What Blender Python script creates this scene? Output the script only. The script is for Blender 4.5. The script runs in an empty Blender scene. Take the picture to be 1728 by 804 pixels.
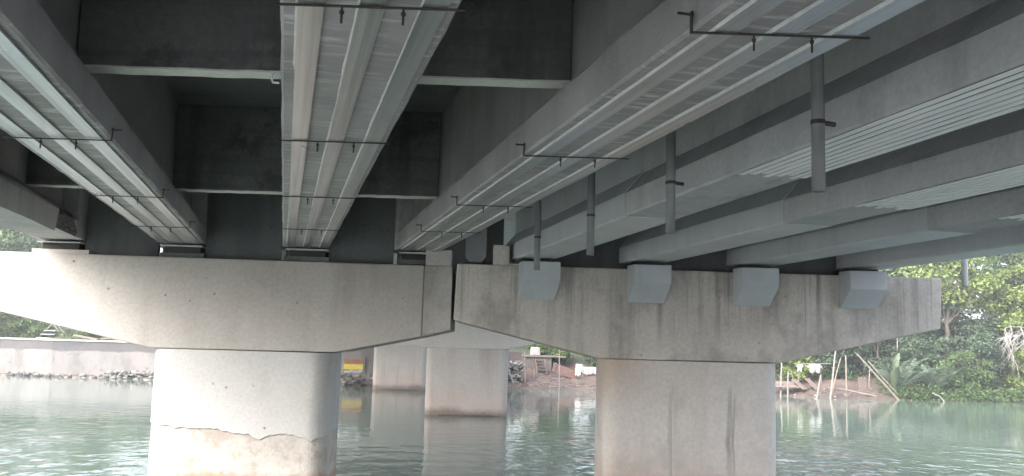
import bpy, math, random
import numpy as np
from mathutils import Vector, Matrix

random.seed(7)
RNG = np.random.default_rng(11)
scene = bpy.context.scene
COL = scene.collection
R = math.radians

# ------------------------------------------------------------------ camera
cam_data = bpy.data.cameras.new('camera')
cam = bpy.data.objects.new('camera', cam_data)
COL.objects.link(cam)
cam_data.sensor_width = 36.0
cam_data.lens = 36.0 * 1550.0 / 1728.0
cam_data.clip_start = 0.05
cam_data.clip_end = 3000.0
YAW, PITCH, ROLL = 0.239633, 0.116244, 0.027621
cy, sy, cp, sp = math.cos(YAW), math.sin(YAW), math.cos(PITCH), math.sin(PITCH)
fwd = Vector((sy * cp, cy * cp, sp))
rgt = Vector((cy, -sy, 0.0))
upv = rgt.cross(fwd)
r2 = rgt * math.cos(ROLL) + upv * math.sin(ROLL)
u2 = upv * math.cos(ROLL) - rgt * math.sin(ROLL)
m = Matrix((r2, u2, -fwd)).transposed().to_4x4()
m.translation = Vector((0, 0, 2.42))
cam.matrix_world = m
scene.camera = cam

# ------------------------------------------------------------------ world, sun, exposure
SUN_EL, SUN_AZ = R(40), R(238)          # azimuth of the sun measured clockwise from +Y (behind left)
world = bpy.data.worlds.new('World')
scene.world = world
world.use_nodes = True
wn, wl = world.node_tree.nodes, world.node_tree.links
wn.clear()
sky = wn.new('ShaderNodeTexSky')
sky.sky_type = 'NISHITA'
sky.sun_disc = False
sky.sun_elevation = SUN_EL
sky.sun_rotation = SUN_AZ
sky.air_density = 1.0
sky.dust_density = 4.0
sky.ozone_density = 1.0
hs = wn.new('ShaderNodeHueSaturation')
hs.inputs['Saturation'].default_value = 0.5
bg = wn.new('ShaderNodeBackground')
bg.inputs['Strength'].default_value = 0.15
wo = wn.new('ShaderNodeOutputWorld')
wl.new(sky.outputs[0], hs.inputs['Color'])
wl.new(hs.outputs[0], bg.inputs['Color'])
wl.new(bg.outputs[0], wo.inputs['Surface'])

sl = bpy.data.lights.new('sun', 'SUN')
sl.energy = 0.5
sl.angle = R(60)
sl.color = (1.0, 0.965, 0.92)
sun = bpy.data.objects.new('sun', sl)
COL.objects.link(sun)
to_sun = Vector((math.sin(SUN_AZ) * math.cos(SUN_EL), math.cos(SUN_AZ) * math.cos(SUN_EL), math.sin(SUN_EL)))
sun.rotation_euler = to_sun.to_track_quat('Z', 'Y').to_euler()

scene.view_settings.view_transform = 'Standard'
scene.view_settings.look = 'None'
scene.view_settings.gamma = 1.0
scene.view_settings.use_curve_mapping = False
scene.view_settings.exposure = 2.6
scene.render.engine = 'CYCLES'
scene.cycles.max_bounces = 10
scene.cycles.diffuse_bounces = 6
scene.cycles.glossy_bounces = 4
scene.cycles.use_denoising = True

# ------------------------------------------------------------------ object helpers
def tag(o, label=None, cat=None, group=None, kind=None):
    if label: o['label'] = label
    if cat: o['category'] = cat
    if group: o['group'] = group
    if kind: o['kind'] = kind
    return o

def empty(name, loc=(0, 0, 0), label=None, cat=None, group=None, rz=0.0):
    o = bpy.data.objects.new(name, None)
    o.empty_display_size = 0.2
    COL.objects.link(o)
    o.location = loc
    o.rotation_euler = (0, 0, rz)
    return tag(o, label, cat, group)

class MB:
    """collects shapes for ONE mesh"""
    def __init__(s):
        s.v, s.f = [], []
    def add(s, verts, faces):
        n = len(s.v)
        s.v += [tuple(v) for v in verts]
        s.f += [tuple(i + n for i in f) for f in faces]
        return s
    def box(s, lo, hi):
        x0, y0, z0 = lo; x1, y1, z1 = hi
        return s.add([(x0, y0, z0), (x1, y0, z0), (x1, y1, z0), (x0, y1, z0), (x0, y0, z1), (x1, y0, z1), (x1, y1, z1), (x0, y1, z1)],
                     [(0, 3, 2, 1), (4, 5, 6, 7), (0, 1, 5, 4), (1, 2, 6, 5), (2, 3, 7, 6), (3, 0, 4, 7)])
    def prism_xz(s, poly, y0, y1):
        """polygon (x,z) given counter-clockwise as seen from -Y, extruded y0..y1"""
        n = len(poly)
        v = [(x, y0, z) for x, z in poly] + [(x, y1, z) for x, z in poly]
        f = [tuple(range(n)), tuple(range(2 * n - 1, n - 1, -1))]
        f += [(i, i + n, (i + 1) % n + n, (i + 1) % n) for i in range(n)]
        return s.add(v, f)
    def prism_yz(s, poly, x0, x1):
        n = len(poly)
        v = [(x0, y, z) for y, z in poly] + [(x1, y, z) for y, z in poly]
        f = [tuple(range(n - 1, -1, -1)), tuple(range(n, 2 * n))]
        f += [(i, (i + 1) % n, (i + 1) % n + n, i + n) for i in range(n)]
        return s.add(v, f)
    def sweep_xz(s, poly, ys, off, jit=0.0, rnd=None):
        """cross-section (x,z) carried along ys, moved by off(y)->(dx,dz)"""
        n = len(poly); v = []
        for y in ys:
            dx, dz = off(y)
            for x, z in poly:
                jx = (rnd.random() - .5) * jit if jit else 0
                jz = (rnd.random() - .5) * jit if jit else 0
                v.append((x + dx + jx, y, z + dz + jz))
        f = [tuple(range(n)), tuple(range(len(v) - 1, len(v) - n - 1, -1))]
        for k in range(len(ys) - 1):
            a, b = k * n, (k + 1) * n
            f += [(a + i, b + i, b + (i + 1) % n, a + (i + 1) % n) for i in range(n)]
        return s.add(v, f)
    def tube(s, pts, radii, sides=8, cap=True):
        pts = [Vector(p) for p in pts]
        if not hasattr(radii, '__len__'): radii = [radii] * len(pts)
        v, f = [], []
        ref = None
        for i, p in enumerate(pts):
            t = (pts[min(i + 1, len(pts) - 1)] - pts[max(i - 1, 0)]).normalized()
            if ref is None:
                ref = Vector((1, 0, 0)) if abs(t.x) < .8 else Vector((0, 1, 0))
            a = (ref - t * ref.dot(t)).normalized(); ref = a
            b = t.cross(a)
            for k in range(sides):
                w = 2 * math.pi * k / sides
                v.append(p + (a * math.cos(w) + b * math.sin(w)) * radii[i])
        for i in range(len(pts) - 1):
            for k in range(sides):
                k2 = (k + 1) % sides
                f.append((i * sides + k, i * sides + k2, (i + 1) * sides + k2, (i + 1) * sides + k))
        if cap:
            f.append(tuple(range(sides - 1, -1, -1)))
            f.append(tuple(range((len(pts) - 1) * sides, len(pts) * sides)))
        return s.add(v, f)
    def blob(s, c, r, seed=0, sub=1, rough=.25):
        """irregular stone"""
        rn = random.Random(seed)
        t = (1 + 5 ** .5) / 2
        V = [Vector(q).normalized() for q in [(-1, t, 0), (1, t, 0), (-1, -t, 0), (1, -t, 0), (0, -1, t), (0, 1, t), (0, -1, -t), (0, 1, -t), (t, 0, -1), (t, 0, 1), (-t, 0, -1), (-t, 0, 1)]]
        F = [(0, 11, 5), (0, 5, 1), (0, 1, 7), (0, 7, 10), (0, 10, 11), (1, 5, 9), (5, 11, 4), (11, 10, 2), (10, 7, 6), (7, 1, 8), (3, 9, 4), (3, 4, 2), (3, 2, 6), (3, 6, 8), (3, 8, 9), (4, 9, 5), (2, 4, 11), (6, 2, 10), (8, 6, 7), (9, 8, 1)]
        return s.add([(c[0] + q.x * r[0] * (1 + rn.uniform(-rough, rough)), c[1] + q.y * r[1] * (1 + rn.uniform(-rough, rough)), c[2] + q.z * r[2] * (1 + rn.uniform(-rough, rough))) for q in V], F)
    def shear(s, k):
        """carry y back along x: the pier line runs askew to the girders"""
        s.v = [(x, y - k * x, z) for x, y, z in s.v]
        return s
    def build(s, name, mat, parent=None, smooth=False, bevel=0.0, loc=None):
        me = bpy.data.meshes.new(name)
        me.from_pydata(s.v, [], s.f)
        me.update()
        if smooth:
            me.polygons.foreach_set('use_smooth', [True] * len(me.polygons))
        if mat: me.materials.append(mat)
        o = bpy.data.objects.new(name, me)
        COL.objects.link(o)
        if parent: o.parent = parent
        if loc: o.location = loc
        if bevel:
            b = o.modifiers.new('bevel', 'BEVEL')
            b.width = bevel; b.segments = 2; b.limit_method = 'ANGLE'; b.angle_limit = R(30)
        return o

def copy_tree(o, parent=None):
    c = o.copy(); COL.objects.link(c)
    if parent: c.parent = parent
    for ch in list(o.children): copy_tree(ch, c)
    return c

# ------------------------------------------------------------------ material helpers
class NT:
    def __init__(s, name):
        s.m = bpy.data.materials.new(name); s.m.use_nodes = True
        s.t = s.m.node_tree; s.t.nodes.clear()
        s.out = s.n('ShaderNodeOutputMaterial')
        s.p = s.n('ShaderNodeBsdfPrincipled')
        s.l(s.p.outputs[0], s.out.inputs['Surface'])
        s.tc = s.n('ShaderNodeTexCoord')
        s.oi = s.n('ShaderNodeObjectInfo')
    def n(s, k): return s.t.nodes.new(k)
    def l(s, a, b): s.t.links.new(a, b)
    def mapped(s, sc, src=None):
        mp = s.n('ShaderNodeMapping'); mp.inputs['Scale'].default_value = sc
        s.l(src or s.tc.outputs['Object'], mp.inputs['Vector']); return mp.outputs[0]
    def math(s, op, a, b=None, clamp=False):
        q = s.n('ShaderNodeMath'); q.operation = op; q.use_clamp = clamp
        for i, x in enumerate((a, b)):
            if x is None: continue
            if isinstance(x, (int, float)): q.inputs[i].default_value = x
            else: s.l(x, q.inputs[i])
        return q.outputs[0]
    def noise(s, scale, detail=4, rough=.55, sc=(1, 1, 1), per_object=True):
        q = s.n('ShaderNodeTexNoise'); q.noise_dimensions = '4D'
        q.inputs['Scale'].default_value = scale; q.inputs['Detail'].default_value = detail; q.inputs['Roughness'].default_value = rough
        s.l(s.mapped(sc), q.inputs['Vector'])
        if per_object: s.l(s.math('MULTIPLY', s.oi.outputs['Random'], 37.0), q.inputs['W'])
        return q.outputs[0]
    def ramp(s, fac, stops):
        q = s.n('ShaderNodeValToRGB'); e = q.color_ramp.elements
        while len(e) < len(stops): e.new(.5)
        for el, (p, c) in zip(e, stops):
            el.position = p
            el.color = (c, c, c, 1) if isinstance(c, (int, float)) else (*c, 1)
        s.l(fac, q.inputs[0]); return q.outputs[0]
    def mix(s, fac, a, b, mode='MIX'):
        q = s.n('ShaderNodeMix'); q.data_type = 'RGBA'; q.blend_type = mode
        for sock, x in ((q.inputs[0], fac), (q.inputs[6], a), (q.inputs[7], b)):
            if isinstance(x, (int, float)): sock.default_value = x
            elif isinstance(x, tuple): sock.default_value = (*x, 1)
            else: s.l(x, sock)
        return q.outputs[2]
    def xyz(s):
        q = s.n('ShaderNodeSeparateXYZ'); s.l(s.tc.outputs['Object'], q.inputs[0]); return q.outputs
    def smooth(s, val, a, b):
        q = s.n('ShaderNodeMapRange'); q.interpolation_type = 'SMOOTHSTEP'
        q.inputs['From Min'].default_value = a; q.inputs['From Max'].default_value = b
        s.l(val, q.inputs['Value']); return q.outputs[0]
    def bump(s, h, strength=.3, dist=.01):
        q = s.n('ShaderNodeBump'); q.inputs['Strength'].default_value = strength; q.inputs['Distance'].default_value = dist
        s.l(h, q.inputs['Height']); s.l(q.outputs[0], s.p.inputs['Normal']); return q
    def set(s, color=None, rough=.8, metal=0.0, spec=None):
        if color is not None:
            if isinstance(color, tuple): s.p.inputs['Base Color'].default_value = (*color, 1)
            else: s.l(color, s.p.inputs['Base Color'])
        if isinstance(rough, (int, float)): s.p.inputs['Roughness'].default_value = rough
        else: s.l(rough, s.p.inputs['Roughness'])
        s.p.inputs['Metallic'].default_value = metal
        if spec is not None: s.p.inputs['Specular IOR Level'].default_value = spec
        return s.m

def concrete(name, c1, c2, stain=(.2, .18, .16), streak=.35, pores=.6, bump=.35, big=.9, form_lines=0.0, after=None, rough=.85):
    t = NT(name)
    a = t.noise(big, 6, .6)
    col = t.mix(t.ramp(a, [(.34, 0.0), (.66, 1.0)]), c1, c2)
    fine = t.noise(22, 5, .65)
    col = t.mix(.38, col, t.mix(t.ramp(fine, [(.3, 0.0), (.7, 1.0)]), tuple(x * .78 for x in c1), tuple(min(1, x * 1.18) for x in c2)))
    st = t.noise(1.0, 6, .6, (2.6, 2.6, .22))
    st2 = t.noise(.7, 4, .5)
    f = t.math('MULTIPLY', t.ramp(st, [(.48, 0.0), (.72, 1.0)]), t.ramp(st2, [(.38, 0.0), (.6, 1.0)]))
    col = t.mix(t.math('MULTIPLY', f, streak), col, stain)
    vo = t.n('ShaderNodeTexVoronoi'); vo.inputs['Scale'].default_value = 5.5
    vo.inputs['Randomness'].default_value = 1.0
    t.l(t.mapped((1, 1, 1)), vo.inputs['Vector'])
    sep = t.n('ShaderNodeSeparateColor'); t.l(vo.outputs['Color'], sep.inputs[0])
    rad = t.math('MULTIPLY', t.math('POWER', sep.outputs[0], 5.0), .13)
    pore = t.math('LESS_THAN', vo.outputs['Distance'], rad)
    col = t.mix(t.math('MULTIPLY', pore, pores), col, tuple(x * .3 for x in c1))
    if after: col = after(t, col)
    h = t.math('ADD', t.math('MULTIPLY', fine, .6), t.math('MULTIPLY', t.noise(70, 3, .6), .4))
    h = t.math('SUBTRACT', h, t.math('MULTIPLY', pore, .8))
    t.bump(h, bump, .012)
    return t.set(col, rough)

def waterline(t, col):
    """dark tide mark just above the water (mesh z is the height above the water)"""
    z = t.xyz()[2]
    n = t.noise(1.5, 4, .6)
    zz = t.math('ADD', z, t.math('MULTIPLY', t.math('SUBTRACT', n, .5), .5))
    col = t.mix(t.math('MULTIPLY', t.math('SUBTRACT', 1.0, t.smooth(zz, .25, 1.5)), .35), col, (.36, .25, .2))
    return t.mix(t.math('MULTIPLY', t.math('SUBTRACT', 1.0, t.smooth(zz, .06, .34)), .75), col, (.10, .075, .06))

def mottle(t, col):
    """leached and damp patches, run-off streaks below the top edge"""
    x, y, z = t.xyz()
    b = t.noise(2.6, 6, .68)
    col = t.mix(t.math('MULTIPLY', t.ramp(b, [(.50, 0.0), (.62, 1.0)]), .38), col, (.50, .485, .46))
    d = t.noise(1.5, 5, .65, (1, 1, .7))
    col = t.mix(t.math('MULTIPLY', t.ramp(d, [(.50, 0.0), (.64, 1.0)]), .55), col, (.19, .172, .155))
    st = t.noise(1.0, 6, .7, (7, 7, .16))
    f = t.math('MULTIPLY', t.ramp(st, [(.52, 0.0), (.66, 1.0)]), t.smooth(z, 2.2, 3.3))
    return t.mix(t.math('MULTIPLY', f, .75), col, (.14, .128, .115))
def holes(t, col, k=.75):
    vo = t.n('ShaderNodeTexVoronoi'); vo.inputs['Scale'].default_value = 1.7
    t.l(t.mapped((1, 1, 1)), vo.inputs['Vector'])
    sep = t.n('ShaderNodeSeparateColor'); t.l(vo.outputs['Color'], sep.inputs[0])
    hole = t.math('LESS_THAN', t.math('ADD', vo.outputs['Distance'], t.math('MULTIPLY', t.noise(14, 3, .6), .03)), t.math('ADD', t.math('MULTIPLY', sep.outputs[1], .045), .008))
    return t.mix(t.math('MULTIPLY', hole, k), col, (.12, .11, .10))
def pocks(t, col):
    col = holes(t, col, .8)
    vo = t.n('ShaderNodeTexVoronoi'); vo.inputs['Scale'].default_value = 3.6
    t.l(t.mapped((1.25, 1, .8)), vo.inputs['Vector'])
    sep = t.n('ShaderNodeSeparateColor'); t.l(vo.outputs['Color'], sep.inputs[0])
    hole = t.math('LESS_THAN', t.math('ADD', vo.outputs['Distance'], t.math('MULTIPLY', t.noise(16, 3, .6), .06)), t.math('ADD', t.math('MULTIPLY', sep.outputs[1], .075), .008))
    col = t.mix(t.math('MULTIPLY', hole, .7), col, (.17, .16, .15))
    b = t.noise(2.2, 6, .7)
    return t.mix(t.math('MULTIPLY', t.ramp(b, [(.54, 0.0), (.66, 1.0)]), .35), col, (.36, .34, .325))
def scuffs(t, col):
    n = t.noise(1.6, 6, .72, (1, .45, 1))
    col = t.mix(t.math('MULTIPLY', t.ramp(n, [(.60, 0.0), (.66, 1.0)]), .45), col, (.52, .525, .53))
    d = t.noise(2.4, 5, .7, (1, .35, .6))
    return t.mix(t.math('MULTIPLY', t.ramp(d, [(.56, 0.0), (.68, 1.0)]), .5), col, (.15, .15, .155))
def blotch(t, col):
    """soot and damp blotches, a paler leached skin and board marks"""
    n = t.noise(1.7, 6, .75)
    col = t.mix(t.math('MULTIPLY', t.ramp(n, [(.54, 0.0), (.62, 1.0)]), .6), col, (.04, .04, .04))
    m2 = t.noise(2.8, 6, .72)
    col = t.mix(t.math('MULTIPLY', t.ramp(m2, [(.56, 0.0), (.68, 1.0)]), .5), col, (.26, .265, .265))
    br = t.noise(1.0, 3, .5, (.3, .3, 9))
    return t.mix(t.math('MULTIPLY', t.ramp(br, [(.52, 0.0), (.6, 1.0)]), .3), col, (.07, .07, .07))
def cap_joint(t, col):
    return holes(t, mottle(t, col), .6)
def mottle_pale(t, col):
    x, y, z = t.xyz()
    col = holes(t, col)
    b = t.noise(1.8, 6, .68)
    col = t.mix(t.math('MULTIPLY', t.ramp(b, [(.52, 0.0), (.66, 1.0)]), .35), col, (.41, .37, .335))
    st = t.noise(1.0, 6, .7, (6, 6, .14))
    f = t.math('MULTIPLY', t.ramp(st, [(.58, 0.0), (.74, 1.0)]), t.smooth(z, 2.7, 3.5))
    return t.mix(t.math('MULTIPLY', f, .5), col, (.27, .25, .225))
def left_core(t, col):
    """old column surface: tan, with an orange tide patch low down"""
    z = t.xyz()[2]
    n = t.noise(1.3, 5, .6)
    zz = t.math('ADD', z, t.math('MULTIPLY', t.math('SUBTRACT', n, .5), .35))
    pk = t.noise(2.3, 6, .72)
    col = t.mix(t.math('MULTIPLY', t.ramp(pk, [(.50, 0.0), (.60, 1.0)]), .55), col, (.30, .235, .19))
    col = t.mix(t.math('MULTIPLY', t.ramp(pk, [(.36, 1.0), (.42, 0.0)]), .5), col, (.56, .53, .51))
    col = t.mix(t.math('MULTIPLY', t.math('SUBTRACT', 1.0, t.smooth(zz, .52, .66)), .75), col, (.36, .21, .125))
    return holes(t, col, .6)

def right_column(t, col):
    x, y, z = t.xyz()
    n = t.noise(.9, 4, .6)
    # rust brown washes at the top left and low down
    f1 = t.math('MULTIPLY', t.math('SUBTRACT', 1.0, t.smooth(x, 4.4, 5.3)), t.smooth(z, 1.45, 2.1))
    f2 = t.math('MULTIPLY', t.math('SUBTRACT', 1.0, t.smooth(z, .45, 1.05)), t.math('SUBTRACT', 1.0, t.smooth(x, 5.1, 6.6)))
    f = t.math('MULTIPLY', t.math('MAXIMUM', f1, f2), t.ramp(n, [(.3, .2), (.65, .85)]))
    col = t.mix(t.math('MULTIPLY', f, .8), col, (.40, .27, .19))
    # two dark run-off streaks
    wob = t.math('MULTIPLY', t.math('SUBTRACT', t.noise(1.6, 3, .5, (.2, .2, 1)), .5), .16)
    brk = t.ramp(t.noise(3.0, 5, .7, (1.5, 1, .5)), [(.36, .35), (.58, 1.0)])
    for cx, w, z0, z1, k in ((5.31, .03, 1.95, .2, .45), (5.37, .06, 2.05, 1.2, .3), (6.125, .032, 2.0, .9, .6), (6.19, .02, 1.9, .75, .55), (6.14, .075, 1.5, .45, .3)):
        d = t.math('ABSOLUTE', t.math('SUBTRACT', t.math('ADD', x, wob), cx))
        f = t.math('MULTIPLY', t.math('SUBTRACT', 1.0, t.smooth(d, w * .55, w)), t.math('SUBTRACT', 1.0, t.smooth(z, z0 - .2, z0)))
        f = t.math('MULTIPLY', t.math('MULTIPLY', f, brk), t.smooth(z, z1 - .25, z1 + .35))
        col = t.mix(t.math('MULTIPLY', f, k), col, (.22, .20, .185))
    lt = t.math('SUBTRACT', 1.0, t.smooth(t.math('ABSOLUTE', t.math('SUBTRACT', t.math('ADD', x, wob), 5.35)), .012, .022))
    col = t.mix(t.math('MULTIPLY', t.math('MULTIPLY', lt, t.math('SUBTRACT', 1.0, t.smooth(z, 1.6, 1.9))), .6), col, (.60, .57, .54))
    pt = t.noise(1.7, 6, .68)
    col = t.mix(t.math('MULTIPLY', t.ramp(pt, [(.52, 0.0), (.64, 1.0)]), .35), col, (.33, .30, .28))
    return waterline(t, col)

M = {}
M['cap_pale'] = concrete('pale_concrete', (.365, .335, .312), (.455, .43, .408), (.27, .23, .20), .6, .8, .3, after=mottle_pale)
M['plaster'] = concrete('pale_plaster', (.44, .425, .415), (.52, .505, .495), (.33, .30, .28), .5, .8, .22, after=pocks)
M['core'] = concrete('tan_old_concrete', (.41, .37, .34), (.55, .51, .48), (.24, .195, .165), .8, .5, 1.0, 2.6, after=left_core)
M['cap_weathered'] = concrete('weathered_concrete', (.44, .405, .37), (.63, .585, .545), (.21, .185, .165), .8, .45, .45, .75, after=mottle)
M['col_weathered'] = concrete('weathered_column_concrete', (.53, .485, .455), (.64, .595, .565), (.36, .31, .275), .5, .3, .35, .7, after=right_column)
M['cap_ext'] = concrete('grey_cap_end_concrete', (.37, .345, .32), (.47, .445, .42), (.2, .18, .16), .8, .5, .4, .8, after=cap_joint)
M['paving'] = concrete('cool_grey_paving', (.26, .27, .275), (.34, .35, .355), (.16, .165, .165), .6, .3, .4, .8)
M['col_far'] = concrete('far_column_concrete', (.33, .305, .29), (.45, .42, .40), (.22, .185, .165), .8, .2, .3, .7, after=waterline)
M['cap_far'] = concrete('far_cap_concrete', (.38, .36, .345), (.46, .44, .425), (.28, .25, .23), .4, .2, .3, .7)
M['girder'] = concrete('grey_girder_concrete', (.36, .345, .355), (.46, .445, .455), (.19, .185, .185), .8, .35, .45, 1.1, after=scuffs)
M['girder_new'] = concrete('bluish_girder_concrete', (.39, .395, .41), (.49, .495, .51), (.22, .22, .225), .7, .3, .3, .8, after=scuffs)
M['soffit'] = concrete('shade_dark_soffit_concrete', (.09, .096, .10), (.145, .152, .156), (.03, .032, .033), .8, .4, .4, .8)  # base colour darkened to carry the deep shade of the recesses
M['crossbeam'] = concrete('shade_dark_cross_beam_concrete', (.10, .106, .11), (.18, .186, .19), (.03, .032, .033), .9, .5, .4, .9, after=blotch)  # shade between the girders is put into this dark base colour
M['beam_edge'] = concrete('lit_beam_underside', (.62, .62, .60), (.74, .74, .72), (.4, .39, .37), .4, .3, .3)  # light on the cross beams' bottom edge is painted in as pale colour
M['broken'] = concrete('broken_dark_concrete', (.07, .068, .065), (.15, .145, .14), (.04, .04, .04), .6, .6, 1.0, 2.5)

def paint(name, c, rough=.42, var=.06, bump=.08):
    t = NT(name)
    n = t.noise(2.2, 4, .6)
    col = t.mix(t.ramp(n, [(.35, 0.0), (.65, 1.0)]), tuple(x * (1 - var) for x in c), tuple(x * (1 + var) for x in c))
    dirt = t.noise(1.0, 5, .6, (3, 3, .4))
    col = t.mix(t.math('MULTIPLY', t.ramp(dirt, [(.50, 0.0), (.74, 1.0)]), .38), col, tuple(x * .6 for x in c))
    t.bump(t.noise(45, 3, .6), bump, .006)
    return t.set(col, rough)
M['grey_paint'] = paint('grey_bluish_paint', (.50, .525, .55))
M['block_paint'] = paint('grey_block_paint', (.47, .50, .525), .5)
M['pipe'] = paint('weathered_grey_pipe', (.20, .21, .215), .5, .25, .2)
M['pipe_pale'] = paint('pale_grey_pipe', (.55, .57, .57), .5, .1, .1)
M['sole'] = paint('pale_steel_plate', (.52, .53, .53), .5, .1)
M['rubber'] = paint('dark_rubber', (.035, .035, .035), .8, .2)

def channel_mat():
    t = NT('galvanised_channel')
    n = t.noise(2.0, 5, .6, (3, .6, 3))
    col = t.mix(t.ramp(n, [(.3, 0.0), (.7, 1.0)]), (.44, .44, .46), (.63, .63, .65))
    ln = t.noise(1.0, 4, .6, (26, .25, 1))          # lengthwise rolling marks
    col = t.mix(t.math('MULTIPLY', t.ramp(ln, [(.42, 0.0), (.68, 1.0)]), .6), col, (.17, .175, .18))
    sp = t.noise(3, 5, .7, (1, .5, 1))
    col = t.mix(t.math('MULTIPLY', t.ramp(sp, [(.55, 0.0), (.80, 1.0)]), .4), col, (.2, .2, .2))
    t.bump(ln, .06, .004)
    r = t.ramp(n, [(.3, .26), (.7, .42)])
    return t.set(col, r, .93)
M['channel'] = channel_mat()

def soffit_smear():
    """girder underside between the channels: concrete with pale wiped epoxy smears"""
    t = NT('girder_concrete_with_smears')
    a = t.noise(1.1, 6, .6)
    col = t.mix(t.ramp(a, [(.34, 0.0), (.66, 1.0)]), (.26, .247, .255), (.37, .355, .365))
    sm = t.noise(1.0, 5, .6, (3.0, 22, 3))
    patch = t.noise(.8, 3, .5)
    gn = t.n('ShaderNodeNewGeometry'); sn = t.n('ShaderNodeSeparateXYZ'); t.l(gn.outputs['Normal'], sn.inputs[0])
    under = t.math('LESS_THAN', sn.outputs[2], -.8)
    sm = t.math('MULTIPLY', sm, under)
    f = t.math('MULTIPLY', t.ramp(sm, [(.52, 0.0), (.66, 1.0)]), t.ramp(patch, [(.34, .2), (.56, .95)]))
    col = t.mix(f, col, (.62, .63, .63))
    st = t.noise(1.0, 6, .6, (2.2, 2.2, .3))
    col = t.mix(t.math('MULTIPLY', t.ramp(st, [(.5, 0.0), (.75, 1.0)]), .5), col, (.13, .13, .13))
    fine = t.noise(30, 4, .65)
    t.bump(t.math('ADD', fine, t.math('MULTIPLY', sm, .8)), .45, .01)
    return t.set(col, .7)
M['girder_smear'] = soffit_smear()

def strip_mat():
    t = NT('pale_bonded_strip')
    n = t.noise(1.2, 5, .6, (2, .5, 2))
    col = t.mix(t.ramp(n, [(.35, 0.0), (.65, 1.0)]), (.76, .77, .775), (.86, .865, .87))
    t.bump(t.noise(14, 3, .6), .1, .004)
    return t.set(col, .36)
M['strip'] = strip_mat()

def rusty(name, c1, c2, rough=.7, metal=.3, sc=20):
    t = NT(name)
    n = t.noise(sc, 5, .65)
    col = t.mix(t.ramp(n, [(.35, 0.0), (.65, 1.0)]), c1, c2)
    t.bump(n, .3, .003)
    return t.set(col, rough, metal)
M['gap_shade'] = rusty('dark_gap_shade', (.07, .07, .07), (.14, .14, .14), .7, 0)  # dark colour standing in for shade in the gaps between strips
M['bar'] = rusty('dark_clamp_steel', (.022, .022, .022), (.06, .055, .05), .55)
M['epoxy'] = rusty('pale_epoxy_edge', (.45, .46, .46), (.62, .63, .63), .6, 0, 9)

def wood(name, c1, c2, sc=(2, 2, 14), rough=.85):
    t = NT(name)
    n = t.noise(2.5, 5, .65, sc)
    col = t.mix(t.ramp(n, [(.3, 0.0), (.7, 1.0)]), c1, c2)
    t.bump(n, .4, .006)
    return t.set(col, rough)
M['bamboo'] = wood('weathered_bamboo', (.16, .135, .105), (.27, .235, .195), (6, 6, 3))
M['pole_white'] = wood('bleached_pole', (.17, .155, .135), (.27, .25, .225), (6, 6, 3))
M['plank'] = wood('grey_brown_plank', (.12, .09, .075), (.22, .17, .15), (3, 3, 12))
M['plank_red'] = wood('reddish_plank', (.10, .058, .048), (.22, .135, .115), (1.2, 8, 8))
M['dark_wood'] = wood('dark_timber', (.075, .062, .055), (.16, .135, .12), (3, 3, 10))
M['bark'] = wood('bark', (.10, .085, .065), (.20, .17, .14), (6, 6, 1.5))
M['dead'] = wood('bleached_dead_wood', (.22, .205, .19), (.36, .34, .315), (6, 6, 2))

def cloth(name, c1, c2):
    t = NT(name)
    n = t.noise(5, 4, .6)
    col = t.mix(t.ramp(n, [(.35, 0.0), (.65, 1.0)]), c1, c2)
    return t.set(col, .9)
M['cloth_white'] = cloth('white_cloth', (.36, .36, .35), (.46, .46, .45))
M['cloth_grey'] = cloth('grey_cloth', (.30, .32, .31), (.40, .42, .41))
M['cloth_pink'] = cloth('pale_pink_cloth', (.66, .56, .54), (.78, .70, .68))
M['sack'] = cloth('pale_sack', (.30, .29, .27), (.40, .385, .37))
M['yellow'] = cloth('faded_yellow_banner', (.50, .40, .06), (.60, .50, .12))
M['red_brown'] = cloth('faded_red_brown_banner', (.25, .11, .085), (.33, .17, .13))
M['tin'] = rusty('pale_tin_sheet', (.50, .51, .51), (.66, .67, .67), .45, .3, 5)

def leaf(name, dark, light, trans=.25, rough=.5):
    t = NT(name)
    g = t.n('ShaderNodeNewGeometry')
    cl = t.noise(.35, 3, .5)
    a = t.math('ADD', t.math('MULTIPLY', g.outputs['Random Per Island'], .55), t.math('MULTIPLY', cl, .6))
    col = t.ramp(a, [(.22, dark), (.85, light)])
    t.set(col, rough, 0, .3)
    tr = t.n('ShaderNodeBsdfTranslucent'); t.l(t.mix(.5, col, light), tr.inputs['Color'])
    ad = t.n('ShaderNodeMixShader'); ad.inputs[0].default_value = trans
    t.l(t.p.outputs[0], ad.inputs[1]); t.l(tr.outputs[0], ad.inputs[2]); t.l(ad.outputs[0], t.out.inputs['Surface'])
    return t.m
M['leaf_mid'] = leaf('mid_green_leaves', (.038, .072, .030), (.13, .195, .07))
M['leaf_dark'] = leaf('dark_green_leaves', (.036, .06, .04), (.095, .14, .08))
M['leaf_lime'] = leaf('yellow_green_leaves', (.075, .115, .03), (.23, .29, .085))
M['leaf_pale'] = leaf('pale_broad_leaf', (.085, .12, .075), (.16, .20, .12))
M['leaf_palm'] = leaf('palm_leaves', (.07, .105, .075), (.17, .225, .155))

def rock_mat(name, c1, c2):
    t = NT(name)
    g = t.n('ShaderNodeNewGeometry')
    col = t.mix(g.outputs['Random Per Island'], c1, c2)
    n = t.noise(6, 5, .65)
    col = t.mix(t.math('MULTIPLY', t.ramp(n, [(.45, 0.0), (.7, 1.0)]), .5), col, tuple(x * .5 for x in c1))
    t.bump(n, .6, .05)
    return t.set(col, .9)
M['rock'] = rock_mat('grey_rock', (.08, .076, .07), (.25, .24, .225))
M['rock_pale'] = rock_mat('dark_and_pale_stone', (.07, .064, .058), (.34, .325, .305))

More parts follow.
